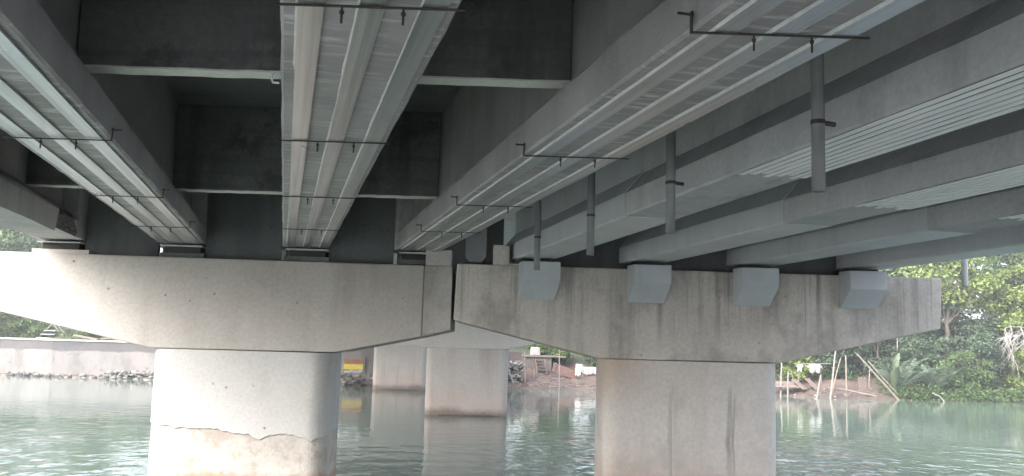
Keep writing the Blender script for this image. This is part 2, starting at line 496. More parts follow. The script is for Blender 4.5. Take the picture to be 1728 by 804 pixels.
def ground_mat():
    t = NT('riverbank_ground')
    z = t.xyz()[2]
    n = t.noise(.6, 6, .65, per_object=False)
    mud = t.mix(t.ramp(n, [(.35, 0.0), (.65, 1.0)]), (.062, .043, .036), (.135, .094, .08))
    gr = t.noise(2.2, 5, .7, per_object=False)
    grass = t.mix(t.ramp(gr, [(.3, 0.0), (.7, 1.0)]), (.03, .043, .022), (.07, .085, .042))
    zz = t.math('ADD', z, t.math('MULTIPLY', t.math('SUBTRACT', n, .5), 1.2))
    col = t.mix(t.smooth(zz, 1.0, 1.9), mud, grass)
    wet = t.math('SUBTRACT', 1.0, t.smooth(zz, -.1, .22))
    col = t.mix(t.math('MULTIPLY', wet, .55), col, (.06, .05, .04))
    t.bump(t.math('ADD', n, t.math('MULTIPLY', t.noise(9, 4, .7, per_object=False), .3)), .7, .12)
    return t.set(col, .92)
M['ground'] = ground_mat()

def water_mat():
    t = NT('green_river_water')
    g = t.n('ShaderNodeNewGeometry')
    def nz(scale, sc, detail, rough=.55):
        q = t.n('ShaderNodeTexNoise'); q.inputs['Scale'].default_value = scale; q.inputs['Detail'].default_value = detail; q.inputs['Roughness'].default_value = rough
        mp = t.n('ShaderNodeMapping'); mp.inputs['Scale'].default_value = sc
        t.l(g.outputs['Position'], mp.inputs['Vector']); t.l(mp.outputs[0], q.inputs['Vector']); return q.outputs[0]
    sep = t.n('ShaderNodeSeparateXYZ'); t.l(g.outputs['Position'], sep.inputs[0])
    patch = nz(.11, (1, .55, 1), 3)
    # wind ruffles the open water near the bridge; the lee by the far bank lies smooth
    near = t.math('SUBTRACT', 1.0, t.smooth(t.math('ADD', sep.outputs[1], t.math('MULTIPLY', t.math('SUBTRACT', patch, .5), 24)), 19.0, 27.0))
    gust = t.ramp(nz(.5, (1, .5, 1), 3), [(.34, .25), (.58, 1.0)])
    away = t.math('ADD', .22, t.math('MULTIPLY', t.smooth(t.math('ABSOLUTE', t.math('SUBTRACT', sep.outputs[0], 1.5)), 3.5, 8.5), .78))
    ruf = t.math('ADD', t.math('MULTIPLY', t.math('MULTIPLY', near, away), t.math('MULTIPLY', gust, .95)), .085)
    rip = t.math('ADD', t.math('MULTIPLY', nz(2.6, (1, .62, 1), 2, .5), 1.0), t.math('MULTIPLY', nz(.9, (1, 1.1, 1), 1), 1.0))
    b = t.n('ShaderNodeBump'); b.inputs['Distance'].default_value = .085
    t.l(ruf, b.inputs['Strength']); t.l(rip, b.inputs['Height'])
    t.l(b.outputs[0], t.p.inputs['Normal'])
    col = t.mix(t.ramp(patch, [(.35, 0.0), (.65, 1.0)]), (.098, .134, .114), (.128, .166, .144))
    t.set(col, .05)
    t.p.inputs['IOR'].default_value = 1.333
    return t.m
M['water'] = water_mat()

def far_wall_mat():
    t = NT('peeling_retaining_wall')
    x, y, z = t.xyz()
    n = t.noise(.55, 6, .65)
    n2 = t.noise(2.0, 6, .7)
    grey = t.mix(t.ramp(n2, [(.3, 0.0), (.7, 1.0)]), (.07, .066, .069), (.105, .10, .103))
    e = t.math('ADD', z, t.math('MULTIPLY', t.math('SUBTRACT', n, .5), .5))
    # pale render low on the wall, the grey skin is left along the top
    low = t.math('SUBTRACT', 1.0, t.smooth(e, 1.42, 1.5))
    hole = t.ramp(n2, [(.60, 1.0), (.64, 0.0)])
    col = t.mix(t.math('MULTIPLY', low, hole), grey, (.20, .188, .185))
    foot = t.math('SUBTRACT', 1.0, t.smooth(e, .25, .5))
    col = t.mix(t.math('MULTIPLY', foot, .6), col, (.22, .19, .165))
    st = t.noise(1.0, 6, .7, (.7, .7, .35))
    col = t.mix(t.math('MULTIPLY', t.ramp(st, [(.50, 0.0), (.66, 1.0)]), .6), col, (.085, .082, .078))
    bl = t.noise(1.1, 6, .75)
    col = t.mix(t.math('MULTIPLY', t.ramp(bl, [(.58, 0.0), (.63, 1.0)]), .7), col, (.12, .112, .105))
    t.bump(n2, .5, .05)
    return t.set(col, .88)
M['far_wall'] = far_wall_mat()
M['wall_dark'] = concrete('dark_grey_wall', (.19, .17, .165), (.27, .25, .24), (.10, .09, .085), .7, .3, .4, .7)
M['hut_wall'] = wood('grey_hut_boards', (.11, .095, .085), (.19, .165, .15), (7, 7, 1.2))

# ------------------------------------------------------------------ ground and water
SHORE = [(-420, 150), (-120, 88), (-45, 66), (-15.4, 57.4), (-13, 55.8), (-10.3, 55.2), (-7.1, 54.3), (3.9, 50.9), (15.2, 51.4), (17.5, 51), (27.7, 47.6), (29.6, 45.9), (32.7, 45), (36.2, 44.6), (40.8, 44.3), (60, 39), (140, 16), (420, -60)]
SX = np.array([p[0] for p in SHORE], float); SY = np.array([p[1] for p in SHORE], float)
def shore_dist(x, y):
    """signed distance to the far shoreline, positive on land"""
    x = np.asarray(x, float); y = np.asarray(y, float)
    best = np.full(x.shape, 1e9)
    for i in range(len(SX) - 1):
        ax, ay, bx, by = SX[i], SY[i], SX[i + 1], SY[i + 1]
        L2 = (bx - ax) ** 2 + (by - ay) ** 2
        t = np.clip(((x - ax) * (bx - ax) + (y - ay) * (by - ay)) / L2, 0, 1)
        best = np.minimum(best, np.hypot(x - ax - t * (bx - ax), y - ay - t * (by - ay)))
    sgn = np.where(y > np.interp(x, SX, SY), 1.0, -1.0)
    return best * sgn
def ground_z(x, y):
    x = np.asarray(x, float); y = np.asarray(y, float)
    d = shore_dist(x, y)
    wob = .12 * np.sin(x * 1.7 + y * .6) + .1 * np.sin(y * 2.3 - x * .9)
    # behind the retaining wall (x < 11) the land is level with its top
    wall = np.interp(d, [-30, -6, 0, .9, 2.0, 12, 60, 300], [-2.4, -1.4, 0, .12, 2.05, 2.3, 4.5, 9])
    mud = np.interp(d, [-30, -6, 0, 1.5, 3.6, 7, 12, 60, 300], [-2.4, -1.4, 0, .42, .8, 1.5, 2.2, 4.5, 9])
    k = np.clip((x - 10.6) / 1.6, 0, 1)
    far = wall * (1 - k) + mud * k
    far = far + wob * np.clip((d - .3) / 3, 0, 1) * .8
    # near bank, where the camera stands
    yn = 3.0 + .8 * np.sin(x * .35)
    nd = yn - y
    near = np.interp(nd, [-40, -12, 0, 3, 9, 40, 300], [-2.4, -2.2, -.05, .75, 2.0, 3.2, 8])
    return np.maximum(far, near)

def spread(lo, hi, step, out):
    core = list(np.arange(lo, hi + 1e-6, step))
    a = [lo]; s = step
    while a[-1] > -out: s *= 1.3; a.append(a[-1] - s)
    b = [hi]; s = step
    while b[-1] < out: s *= 1.3; b.append(b[-1] + s)
    return np.array(a[1:][::-1] + core + b[1:])
def sheet(name, xs, ys, zf, mat):
    X, Y = np.meshgrid(xs, ys)
    Z = zf(X, Y)
    nx, ny = len(xs), len(ys)
    v = np.stack([X, Y, Z], -1).reshape(-1, 3)
    i = np.arange(nx * ny).reshape(ny, nx)
    f = np.stack([i[:-1, :-1], i[:-1, 1:], i[1:, 1:], i[1:, :-1]], -1).reshape(-1, 4)
    me = bpy.data.meshes.new(name)
    me.from_pydata(v.tolist(), [], f.tolist()); me.update()
    me.polygons.foreach_set('use_smooth', [True] * len(me.polygons))
    me.materials.append(mat)
    o = bpy.data.objects.new(name, me); COL.objects.link(o)
    return o
tag(sheet('ground', spread(-40, 66, .8, 900), spread(-14, 84, .8, 900), ground_z, M['ground']), 'brown muddy riverbank rising to green ground behind the river', 'ground', kind='structure')
tag(sheet('water', np.array([-900, -100, 0, 100, 900.]), np.array([-900, -50, 30, 100, 900.]), lambda x, y: np.zeros_like(x), M['water']), 'green river water, smooth near the far bank and rippled near the piers', 'river', kind='structure')

def apron(x, y):
    return ground_z(x, y) + .03
tag(sheet('bounce_paving', np.linspace(-26, 30, 57), np.linspace(-13, 2.0, 16), apron, M['paving']), 'added unseen concrete paving on the near bank, bouncing light under the bridge', 'paving', kind='structure')  # out of view, added to throw light up under the bridge

# ------------------------------------------------------------------ left bridge: girders
SK = math.tan(0.22385)                   # the piers run askew to the girders
SA = -0.22385
ZL = lambda y: 3.61 + .0070 * y          # underside of the left girders
ZR = lambda y: 3.697 - .0064 * y         # underside of the right girders
DXR = lambda y: .0059 * y                # the right bridge runs a touch askew
Y0 = -4.0
DEP = 1.42                               # girder depth

def i_section(hw, face, web, top, depth, grow=0.0, flange_top=.42):
    g = grow
    return [(-hw - g, .015 - g), (-hw + .015, -g), (hw - .015, -g), (hw + g, .015 - g), (hw + g, face + g * .5), (web + g, flange_top + g), (web + g, depth), (-web - g, depth), (-web - g, flange_top + g), (-hw - g, face + g * .5)]
HW = .318
SEC_L = i_section(HW, .215, .10, .22, DEP)
CH_X = (-.208, .006, .225)                # three channels under each left girder

def u_channel(mb, cx, y0, y1, hw=.046, h=.016, t=.005):
    """a steel channel with its open side against the underside: its open ends show"""
    ys = [y0 + (y1 - y0) * i / 12 for i in range(13)]
    z = lambda y: (0, ZL(y))
    mb.sweep_xz([(cx - hw, -h), (cx + hw, -h), (cx + hw, -.002), (cx + hw - t, -.002), (cx + hw - t, -h + t), (cx - hw + t, -h + t), (cx - hw + t, -.002), (cx - hw, -.002)], ys, z)

def left_girder(cx, label, bars, end, hooks):
    g = empty('bridge_girder', (cx, 0, 0), label, 'girder', 'strengthened girders of the left bridge')
    rn = random.Random(int(cx * 100) + 500)
    ys = [Y0 + (end - Y0) * i / 70 for i in range(71)]
    MB().sweep_xz(SEC_L, ys, lambda y: (0, ZL(y)), .007, rn).build('girder_body', M['girder_smear'], g)
    # full-width end block over the pier
    MB().sweep_xz([(-HW, .0), (HW, .0), (HW, DEP), (-HW, DEP)], [end + .012, end + .8], lambda y: (0, ZL(y))).build('end_block', M['girder'], g, bevel=.012)
    for x in CH_X:
        mb = MB(); u_channel(mb, x, Y0 + .1, end + .02)
        ch = mb.build('steel_channel', M['channel'], g)
        # pale epoxy bead squeezed out along the left edge of the channel
        V, F = [], []
        N = 260; w = .004; xe = x - .0465
        for k in range(N + 1):
            y = Y0 + .12 + (end - .2 - Y0) * k / N
            w = min(.009, max(.0010, w + rn.uniform(-.0011, .0011)))
            if rn.random() < .03: w = .0012
            z = ZL(y)
            V += [(xe - w * 1.6, y, z - .0005), (xe - w, y, z - .008 - w * .6), (xe, y, z - .0157), (xe, y, z - .0005)]
        for k in range(N):
            for q in range(3): F.append((4 * k + q, 4 * k + 4 + q, 4 * k + 5 + q, 4 * k + 1 + q))
        mb = MB(); mb.add(V, F); mb.build('epoxy_bead', M['epoxy'], ch)
    for yb in bars:
        z = ZL(yb)
        y = yb - SK * cx
        mb = MB().box((-HW - .010, -.0055, z - .025), (HW + .010, .0055, z - .018)).shear(SK)
        bar = mb.build('clamp_bar', M['bar'], g, loc=(0, y, 0))
        for sx in hooks:
            x = (HW + .010) * sx; yy = -SK * x
            a = MB()
            a.box((min(x, x + .007 * sx), yy - .008, z - .025), (max(x, x + .007 * sx), yy + .008, z + .060))
            a.build('side_bracket', M['bar'], bar)
            a = MB()
            a.tube([(x - .004 * sx, yy, z + .048), (x + .060 * sx, yy, z + .048)], .0055, 6)
            a.build('side_bolt', M['bar'], bar)
        for x in (-.10, .115):
            a = MB()
            a.tube([(x, -SK * x, z - .020), (x, -SK * x, z - .038), (x, -SK * x, z - .0381), (x, -SK * x, z - .050), (x, -SK * x, z - .0501), (x, -SK * x, z - .085)], [.0045, .0045, .009, .009, .0045, .0045], 6)
            a.build('hanging_bolt', M['bar'], bar)
    return g

GX = (-3.08, -1.445, .24, 1.765)
END = [13.0 - SK * x for x in GX]
left_girder(GX[1], 'left girder over the white column with three bright channels under it', (-1.8, .8, 3.35, 5.86, 8.39, 10.85), END[1] - .02, (1,))
left_girder(GX[2], 'middle girder seen from straight below with broad dark channels', (-1.9, .7, 3.27, 5.69, 8.09, 10.68), END[2] - .02, ())
left_girder(GX[3], 'girder next to the drain pipes with a pale flange face and steel channels', (-1.7, .9, 3.43, 5.94, 8.30, 10.51), END[3] - .02, (-1,))
hk = MB(); hk.tube([(-.085, 4.45, ZL(4.45) + .0), (-.115, 4.45, ZL(4.45) + .0), (-.122, 4.45, ZL(4.45) + .02), (-.118, 4.45, ZL(4.45) + .04), (-.10, 4.45, ZL(4.45) + .045)], .006, 6)
tag(hk.build('wire_hook', M['epoxy']), 'small pale bent wire hook on the left edge of the middle girder', 'hook')

# the edge girder on the far left: its concrete jacket ends raggedly short of the pier
g0 = empty('bridge_girder', (GX[0], 0, 0), 'edge girder at far left with its concrete jacket broken off before the pier', 'girder', 'strengthened girders of the left bridge')
rn = random.Random(3)
e0 = END[0]
MB().sweep_xz(SEC_L, [Y0 + (e0 - .4 - Y0) * i / 50 for i in range(51)], lambda y: (0, ZL(y)), .008, rn).build('girder_body', M['girder'], g0)
MB().sweep_xz([(-HW, 0), (HW, 0), (HW, DEP), (-HW, DEP)], [e0 - .388, e0 + .8], lambda y: (0, ZL(y))).build('end_block', M['girder'], g0, bevel=.012)
JE = 12.0
mb = MB()
sec = [(-.385, -.07), (.385, -.07), (.385, .20), (.365, .235), (.322, .225), (.322, -.003), (-.322, -.003), (-.322, .225), (-.385, .2)]
ys = [Y0 + (JE - Y0) * i / 40 for i in range(41)]
mb.sweep_xz(sec, ys, lambda y: (0, ZL(y)), .012, rn)
n = len(sec)
for i in range(n):      # torn end
    x, y, z = mb.v[40 * n + i]; mb.v[40 * n + i] = (x, y + rn.uniform(-.25, .12), z)
mb.build('concrete_jacket', M['girder'], g0)
V, F = [], []
NY, NZ = 40, 12
for j in range(NY + 1):
    for i in range(NZ + 1):
        y = JE - .28 + 1.45 * j / NY; q = i / NZ
        edge = min(1, 6 * q, 6 * (1 - q), 6 * (1 - j / NY))
        z = -.006 + .30 * q
        xs = HW if z < .215 else HW - (z - .215) / (.42 - .215) * (HW - .10)
        V.append((xs + .004 + edge * rn.uniform(.0, .026), y + rn.uniform(-.012, .012) + .10 * math.sin(q * 7) * (j / NY), ZL(y) + z))
for j in range(NY):
    for i in range(NZ):
        a = j * (NZ + 1) + i; F.append((a, a + NZ + 1, a + NZ + 2, a + 1))
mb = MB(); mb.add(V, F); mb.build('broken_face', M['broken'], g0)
for xa, xb, ye in ((-.3, -.12, 8.6), (.06, .2, 10.0)):
    MB().sweep_xz([(xa, -.125), (xb, -.125), (xb, -.074), (xa, -.074)], [Y0, 3, ye], lambda y: (0, ZL(y))).build('steel_channel', M['channel'], g0)

# ------------------------------------------------------------------ left bridge: cross beams, deck
bay_names = ('between the edge girder and the left girder', 'between the left and the middle girder', 'between the middle girder and the girder by the drain pipes')
row_names = ('nearer dark cross beam', 'farther dark cross beam')
for r, s0 in enumerate((5.72, 10.8)):
    for b in range(3):
        xa, xb = GX[b] + .11, GX[b + 1] - .11
        xm = (xa + xb) / 2; hw = (xb - xa) / 2
        y = s0 - SK * xm
        t = empty('cross_beam', (xm, y, ZL(y)), f'{row_names[r]} {bay_names[b]}', 'cross beam', 'cross beams under the left bridge')
        rn = random.Random(r * 7 + b)
        n = 14
        pts = [(-hw + 2 * hw * i / n, .425 + rn.uniform(-.0025, .0025)) for i in range(n + 1)]
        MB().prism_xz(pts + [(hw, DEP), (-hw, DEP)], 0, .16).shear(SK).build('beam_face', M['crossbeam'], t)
        MB().prism_xz([(x, z - .012) for x, z in pts] + [(x, z - .001) for x, z in pts[::-1]], .003, .157).shear(SK).build('lit_underside', M['beam_edge'], t)  # thin plate carrying the painted light along the beam's bottom
end_names = ('black end wall over the pier left of the left girder', 'black end wall over the pier between left and middle girders', 'black end wall over the pier right of the middle girder')
for b in range(3):
    xa, xb = GX[b] + HW + .004, GX[b + 1] - HW - .004
    xm = (xa + xb) / 2; y = 13.2 - SK * xm; hw = (xb - xa) / 2
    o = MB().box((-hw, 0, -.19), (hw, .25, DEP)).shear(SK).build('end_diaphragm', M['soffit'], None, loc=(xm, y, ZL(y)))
    tag(o, end_names[b], 'diaphragm', 'end walls over the left pier')

dk = empty('bridge_deck', (0, 0, 0), 'concrete deck slab of the left bridge, dark between its girders', 'bridge deck')
YS = [Y0, 13.6, 32, 48, 66]
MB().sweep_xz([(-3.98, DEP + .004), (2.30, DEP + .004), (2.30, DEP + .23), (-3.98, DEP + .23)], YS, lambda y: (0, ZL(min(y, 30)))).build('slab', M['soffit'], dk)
MB().sweep_xz([(-3.98, DEP + .231), (-3.73, DEP + .231), (-3.78, DEP + 1.0), (-3.96, DEP + 1.0)], YS, lambda y: (0, ZL(min(y, 30)))).build('parapet', M['cap_pale'], dk)

# ------------------------------------------------------------------ right bridge
RX = (3.245, 4.765, 6.265, 7.80)         # girder centres at y = 0
RHW = .262
SEC_R = i_section(RHW, .215, .09, .25, DEP)
rlabels = ('near left girder of the right bridge, drain pipes hang before its web',
           'second girder of the right bridge from the drain pipes, grey painted end',
           'third girder of the right bridge from the drain pipes',
           'outer edge girder of the right bridge, beside the trees')
for i, cx in enumerate(RX):
    g = empty('bridge_girder', (cx, 0, 0), rlabels[i], 'girder', 'girders of the right bridge')
    rn = random.Random(90 + i)
    ye = (7.98, 7.77, 7.66, 7.5)[i]
    MB().sweep_xz(SEC_R, [Y0 + (ye - Y0) * k / 40 for k in range(41)], lambda y: (DXR(y), ZR(y)), .004, rn).build('girder_body', M['girder_new'], g)
    MB().sweep_xz(i_section(RHW, .215, .09, .25, DEP, .007), [ye + .001, 9, 10, 10.8, 13.75 - SK * cx], lambda y: (DXR(y), ZR(y))).build('painted_end', M['grey_paint'], g)
    MB().sweep_xz([(-.252, -.004), (.252, -.004), (.252, -.0008), (-.252, -.0008)], [Y0 + (ye - (2.35, 1.25, 1.05, .65)[i] - Y0) * q / 6 for q in range(7)], lambda y: (DXR(y), ZR(y))).build('gap_shade_sheet', M['gap_shade'], g)  # dark sheet added behind the strips so their gaps look shaded
    for k in range(8):
        xs = -.2275 + k * .065
        MB().sweep_xz([(xs - .0205, -.011), (xs + .0205, -.011), (xs + .0205, -.0045), (xs - .0205, -.0045)], [Y0 + (ye - (2.2, 1.1, .9, .5)[i] - .05 * (k % 3) - Y0) * q / 24 for q in range(25)], lambda y: (DXR(y), ZR(y)), .0022, rn).build('bonded_strip', M['strip'], g)
rb = ('between the first and second bracket', 'between the second and third bracket', 'between the third and outermost bracket')
for i in range(3):
    xa, xb = RX[i] + .11 + .07, RX[i + 1] - .11 + .07
    xm = (xa + xb) / 2; hw = (xb - xa) / 2; y = 13.3 - SK * xm
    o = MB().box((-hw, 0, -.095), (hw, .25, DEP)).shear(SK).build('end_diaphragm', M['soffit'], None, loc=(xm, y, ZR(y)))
    tag(o, f'dark end wall over the right pier, {rb[i]}', 'diaphragm', 'end walls over the right pier')
o = MB().box((2.10, 0, -.16), (3.0, .2, DEP)).build('end_diaphragm', M['soffit'], None, loc=(0, 13.35 - SK * 2.5, ZR(13)))
o.rotation_euler = (0, 0, 0)
tag(o, 'dark end wall over the joint between the two pier caps', 'diaphragm', 'end walls over the right pier')
dk = empty('bridge_deck', (0, 0, 0), 'concrete deck slab of the right bridge carried by grey girders', 'bridge deck')
MB().sweep_xz([(2.36, DEP + .004), (8.75, DEP + .004), (8.75, DEP + .23), (2.36, DEP + .23)], YS, lambda y: (DXR(y), ZR(min(y, 20)))).build('slab', M['girder_new'], dk)
MB().sweep_xz([(8.5, DEP + .231), (8.75, DEP + .231), (8.73, DEP + 1.0), (8.56, DEP + 1.0)], YS, lambda y: (DXR(y), ZR(min(y, 20)))).build('parapet', M['cap_pale'], dk)

# ------------------------------------------------------------------ piers (built along their own askew line)
def round_profile(x0, x1, y0, y1, r, n=10):
    """closed loop of (x,y), counter-clockwise from above, rounded corners"""
    P = []
    for cx, cyy, a0 in ((x1 - r, y0 + r, -90), (x1 - r, y1 - r, 0), (x0 + r, y1 - r, 90), (x0 + r, y0 + r, 180)):
        for k in range(n + 1):
            a = R(a0 + 90 * k / n)
            P.append((cx + r * math.cos(a), cyy + r * math.sin(a)))
    Q = []
    for i in range(len(P)):
        a, b = P[i], P[(i + 1) % len(P)]
        L = math.hypot(b[0] - a[0], b[1] - a[1])
        k = max(1, int(L / .03))
        Q += [(a[0] + (b[0] - a[0]) * j / k, a[1] + (b[1] - a[1]) * j / k) for j in range(k)]
    return Q
def loft(mb, loops, cap=True):
    n = len(loops[0]); v = [p for lp in loops for p in lp]; f = []
    for k in range(len(loops) - 1):
        for i in range(n):
            j = (i + 1) % n
            f.append((k * n + i, k * n + j, (k + 1) * n + j, (k + 1) * n + i))
    if cap:
        f.append(tuple(range(n - 1, -1, -1))); f.append(tuple(range((len(loops) - 1) * n, len(loops) * n)))
    return mb.add(v, f)
PD = 1.35        # thickness of the piers

pier = empty('bridge_pier', (0, 13, 0), 'pale pier of the left bridge with plaster peeling off its column', 'pier', None, SA)
capL = [(-4.06, 2.725), (-1.80, 2.25), (.72, 2.258), (1.884, 2.507), (1.884, 3.485), (-4.06, 3.512)]
MB().prism_xz(capL, 0, PD + .05).build('pier_cap', M['cap_pale'], pier, bevel=.018)
MB().prism_xz([(1.889, 2.509), (2.276, 2.606), (2.276, 3.482), (1.889, 3.484)], .005, PD + .045).build('cap_extension', M['cap_ext'], pier, bevel=.012)
core = round_profile(-1.765, .60, .012, PD, .24)
mb = MB(); loft(mb, [[(-.58 + (x + .58) * (1 + .012 * (2.25 - z)), y, z) for x, y in core] for z in (-2.3, -.5, .5, 1.2, 2.245)])
mb.build('column', M['core'], pier, smooth=False)
# plaster skin with a ragged lower edge, broken away about a metre above the water
outer = round_profile(-1.780, .612, -.004, PD + .014, .255)
RX_ = [-2.5, -1.83, -1.5, -1.18, -.8, -.37, -.345, -.29, -.2, -.065, .1, .3, .45, .50, .56, .66, 1.2]
RZ_ = [1.25, 1.24, 1.23, 1.185, 1.165, 1.135, 1.10, 1.08, 1.095, 1.13, 1.13, 1.10, 1.07, 1.085, 1.11, 1.15, 1.2]
_jr = random.Random(5); _jt = [_jr.uniform(-1, 1) for _ in range(997)]
def ragged(x, y):
    s = x * 3.0 + y * 2.0
    k = (x + y * .6 + 50) * 16.0; i = int(k); f = k - i
    j = _jt[i % 997] * (1 - f) + _jt[(i + 1) % 997] * f
    return float(np.interp(x, RX_, RZ_)) + .016 * j + .010 * _jt[int(k * 2.2) % 997] + .012 * math.sin(s * 2.3 + 1)
low = [(-.58 + (x + .58) * 1.010, y, ragged(x, y)) for x, y in outer]
cx0, cy0 = -.56, .68
ins = lambda x, y, k: (cx0 + (x - cx0) * (1 - k), cy0 + (y - cy0) * (1 - k * 1.6))
mb = MB()
loft(mb, [[(*ins(x, y, .012), z + .008) for x, y, z in low], [(*ins(x, y, .0), z) for x, y, z in low], [(x, y, z + .012) for x, y, z in low], [(x, y, max(z + .02, 1.8)) for x, y, z in low], [(x, y, 2.243) for x, y, z in low]], cap=False)
mb.build('plaster_skin', M['plaster'], pier, smooth=True)

def right_pier(s0, label, cap, c0, c1, capm, colm, group=None):
    p = empty('bridge_pier', (0, s0, 0), label, 'pier', group, SA)
    MB().prism_xz(cap, 0, PD + .05).build('pier_cap', M[capm], p, bevel=.02)
    col = round_profile(c0, c1, .012, PD, .24)
    mb = MB(); loft(mb, [[(x, y, z) for x, y in col] for z in (-2.3, -.5, .1, .5, 1.2, 2.266)])
    mb.build('column', M[colm], p)
    return p
pierR = right_pier(13, 'weathered grey pier of the right bridge carrying four painted brackets', [(2.311, 2.745), (4.34, 2.272), (6.82, 2.28), (9.066, 2.81), (9.10, 3.513), (2.336, 3.523)], 4.41, 6.82, 'cap_weathered', 'col_weathered')
for cx, z0, z1, w in ((5.325, .25, 1.80, .012), (6.15, .8, 1.98, .010), (6.185, .95, 1.95, .006)):
    mb = MB(); N = 12
    for k in range(N):
        a, b = k / N, (k + 1) / N
        wa, wb = w * math.sin(math.pi * min(1, a + .04)) + .002, w * math.sin(math.pi * min(1, b + .04)) + .002
        za, zb = z0 + (z1 - z0) * a, z0 + (z1 - z0) * b
        mb.add([(cx - wa, .013, za), (cx, .013 - .6 * wa, za), (cx + wa, .013, za), (cx - wb, .013, zb), (cx, .013 - .6 * wb, zb), (cx + wb, .013, zb)], [(0, 1, 4, 3), (1, 2, 5, 4)])
    mb.build('mortar_fin', M['cap_far'], pierR)
for k, (s0, c0, c1, lab) in enumerate(((32.6, 4.91, 7.73, 'next pier of the right bridge standing in open water, dark tide mark'), (48.7, 4.63, 7.35, 'farthest pier of the right bridge by the far bank'))):
    c = (c0 + c1) / 2
    p = right_pier(s0, lab, [(c - 3.5, 2.78), (c0 - .02, 2.262), (c1 + .02, 2.272), (c + 3.6, 2.81), (c + 3.6, 3.52), (c - 3.5, 3.53)], c0, c1, 'cap_far', 'col_far', 'far piers of the right bridge')
    # driftwood caught at the waterline
    mb = MB(); rn = random.Random(k)
    pts = [(c0 + .5 + q * (c1 - c0 - .8) / 7, -.08 - rn.uniform(0, .05), .02 + rn.uniform(0, .015)) for q in range(8)]
    mb.tube(pts, [.02, .03, .035, .03, .035, .03, .025, .012], 6)
    mb.tube([pts[5], (pts[5][0] + .1, -.12, .16)], [.015, .008], 5)
    o = mb.build('driftwood', M['dark_wood'], None, loc=(0, s0, 0)); o.rotation_euler = (0, 0, SA)
    tag(o, ('dark driftwood caught along the foot of the pier in open water', 'dark driftwood along the foot of the farthest pier')[k], 'driftwood')

# ------------------------------------------------------------------ bearings and blocks on the caps
bl = ('bearing under the edge girder at the far left', 'bearing under the left girder, above the white column', 'pale bearing plate under the middle girder', 'bearing under the girder next to the drain pipes')
for i, cx in enumerate(GX):
    y = 13.0 - SK * cx
    t = empty('girder_bearing', (cx, y, 3.50), bl[i], 'bearing', 'bearings on the left pier', SA)
    z = ZL(y) - 3.50
    MB().box((-.29, .02, z - .050), (.29, .288, z - .034)).build('sole_plate', M['sole'], t, bevel=.003)
    MB().box((-.25, .09, .065), (.25, .288, z - .051)).build('rubber_pad', M['rubber'], t, bevel=.004)
    mb = MB().box((-.36, .03, .0), (.42, .29, .064)) if i == 0 else MB().box((-.31, .07, .0), (.31, .29, .064))
    mb.box((-.34, .292, 0), (.34, 1.2, z - .003))
    mb.build('pedestal', M['cap_pale'] if i == 0 else M['crossbeam'], t)
def cap_block(poly, v0, v1, mat, label, name='stop_block', cat='concrete block'):
    o = MB().prism_xz(poly, v0, v1).build(name, mat, None, bevel=.012, loc=(0, 13, 0)); o.rotation_euler = (0, 0, SA)
    tag(o, label, cat)
cap_block([(1.90, 3.486), (2.26, 3.484), (2.26, 3.71), (1.90, 3.715)], .012, .6, M['cap_far'], 'small grey concrete block on the right end of the pale pier cap')
cap_block([(2.83, 3.523), (3.06, 3.523), (3.06, 3.80), (2.83, 3.80)], .012, .6, M['cap_weathered'], 'concrete block on the weathered cap left of the first painted bracket')
cap_block([(2.436, 3.645), (2.49, 3.575), (2.67, 3.575), (2.735, 3.645), (2.735, 5.0), (2.436, 5.0)], .3, .65, M['paving'], 'grey painted concrete stub hanging between the two bridges over the cap joint', 'hanging_stub', 'concrete stub')

brl = ('painted grey bracket under the nearest drain pipe', 'second painted bracket from the left on the weathered cap', 'third painted bracket from the left on the weathered cap', 'outermost painted bracket near the trees, its slanted face darker')
brl = ('first painted bracket from the left, below the farthest drain pipe',) + brl[1:]
for i, ua in enumerate((3.186, 4.696, 6.166, 7.646)):
    w = .505
    x = (ua + w / 2) * math.cos(SA); y = 13 + (ua + w / 2) * math.sin(SA)
    t = empty('support_bracket', (x, y, 3.05), brl[i], 'bracket', 'painted brackets on the right pier cap', SA)
    mb = MB().prism_yz([(-.27, .26), (-.27, .51), (-.003, .51), (-.003, .0), (-.02, .0)], -w / 2, w / 2)
    mb.v = [(x - SK * y, y, z) for x, y, z in mb.v]      # sides follow the girders
    mb.build('bracket_body', M['block_paint'], t, bevel=.010)
    MB().box((-w / 2 + .03, -.2, .511), (w / 2 - .03, .3, .541)).build('bearing_pad', M['rubber'], t)

# ------------------------------------------------------------------ drain pipes
pl = ('nearest drain pipe with a side stub, longest in view', 'second drain pipe with a side stub', 'third drain pipe, thin and dark', 'farthest drain pipe, ending before the first painted bracket')
for i, y in enumerate((4.39, 6.40, 8.31, 10.27)):
    x = 2.755 + DXR(y)
    t = empty('drain_pipe', (x, y, 3.295), pl[i], 'drain pipe', 'drain pipes between the two bridges')
    zt = ZR(y) + DEP - 3.295 - .003
    mb = MB()
    ro, ri = .036, .030
    N = 20
    ring = lambda r, z: [(r * math.cos(2 * math.pi * k / N), r * math.sin(2 * math.pi * k / N), z) for k in range(N)]
    loft(mb, [ring(ri, .5), ring(ri, 0.0), ring(ro, 0.0), ring(ro, .25), ring(ro, .9), ring(ro, zt)], cap=False)
    mb.build('pipe', M['pipe'], t, smooth=False)
    z = .385
    mb = MB(); mb.tube([(0, 0, z - .012), (0, 0, z + .012)], .040, 16)
    mb.build('collar', M['bar'], t)
    if i < 2:
        mb = MB(); mb.tube([(.035, 0, z), (.105, 0, z - .004)], .014, 8); mb.build('side_stub', M['bar'], t)
t = empty('drain_pipe', (8.25, 9.80, 3.31), 'pale drain pipe hanging outside the right bridge before the trees', 'drain pipe')
mb = MB(); N = 18
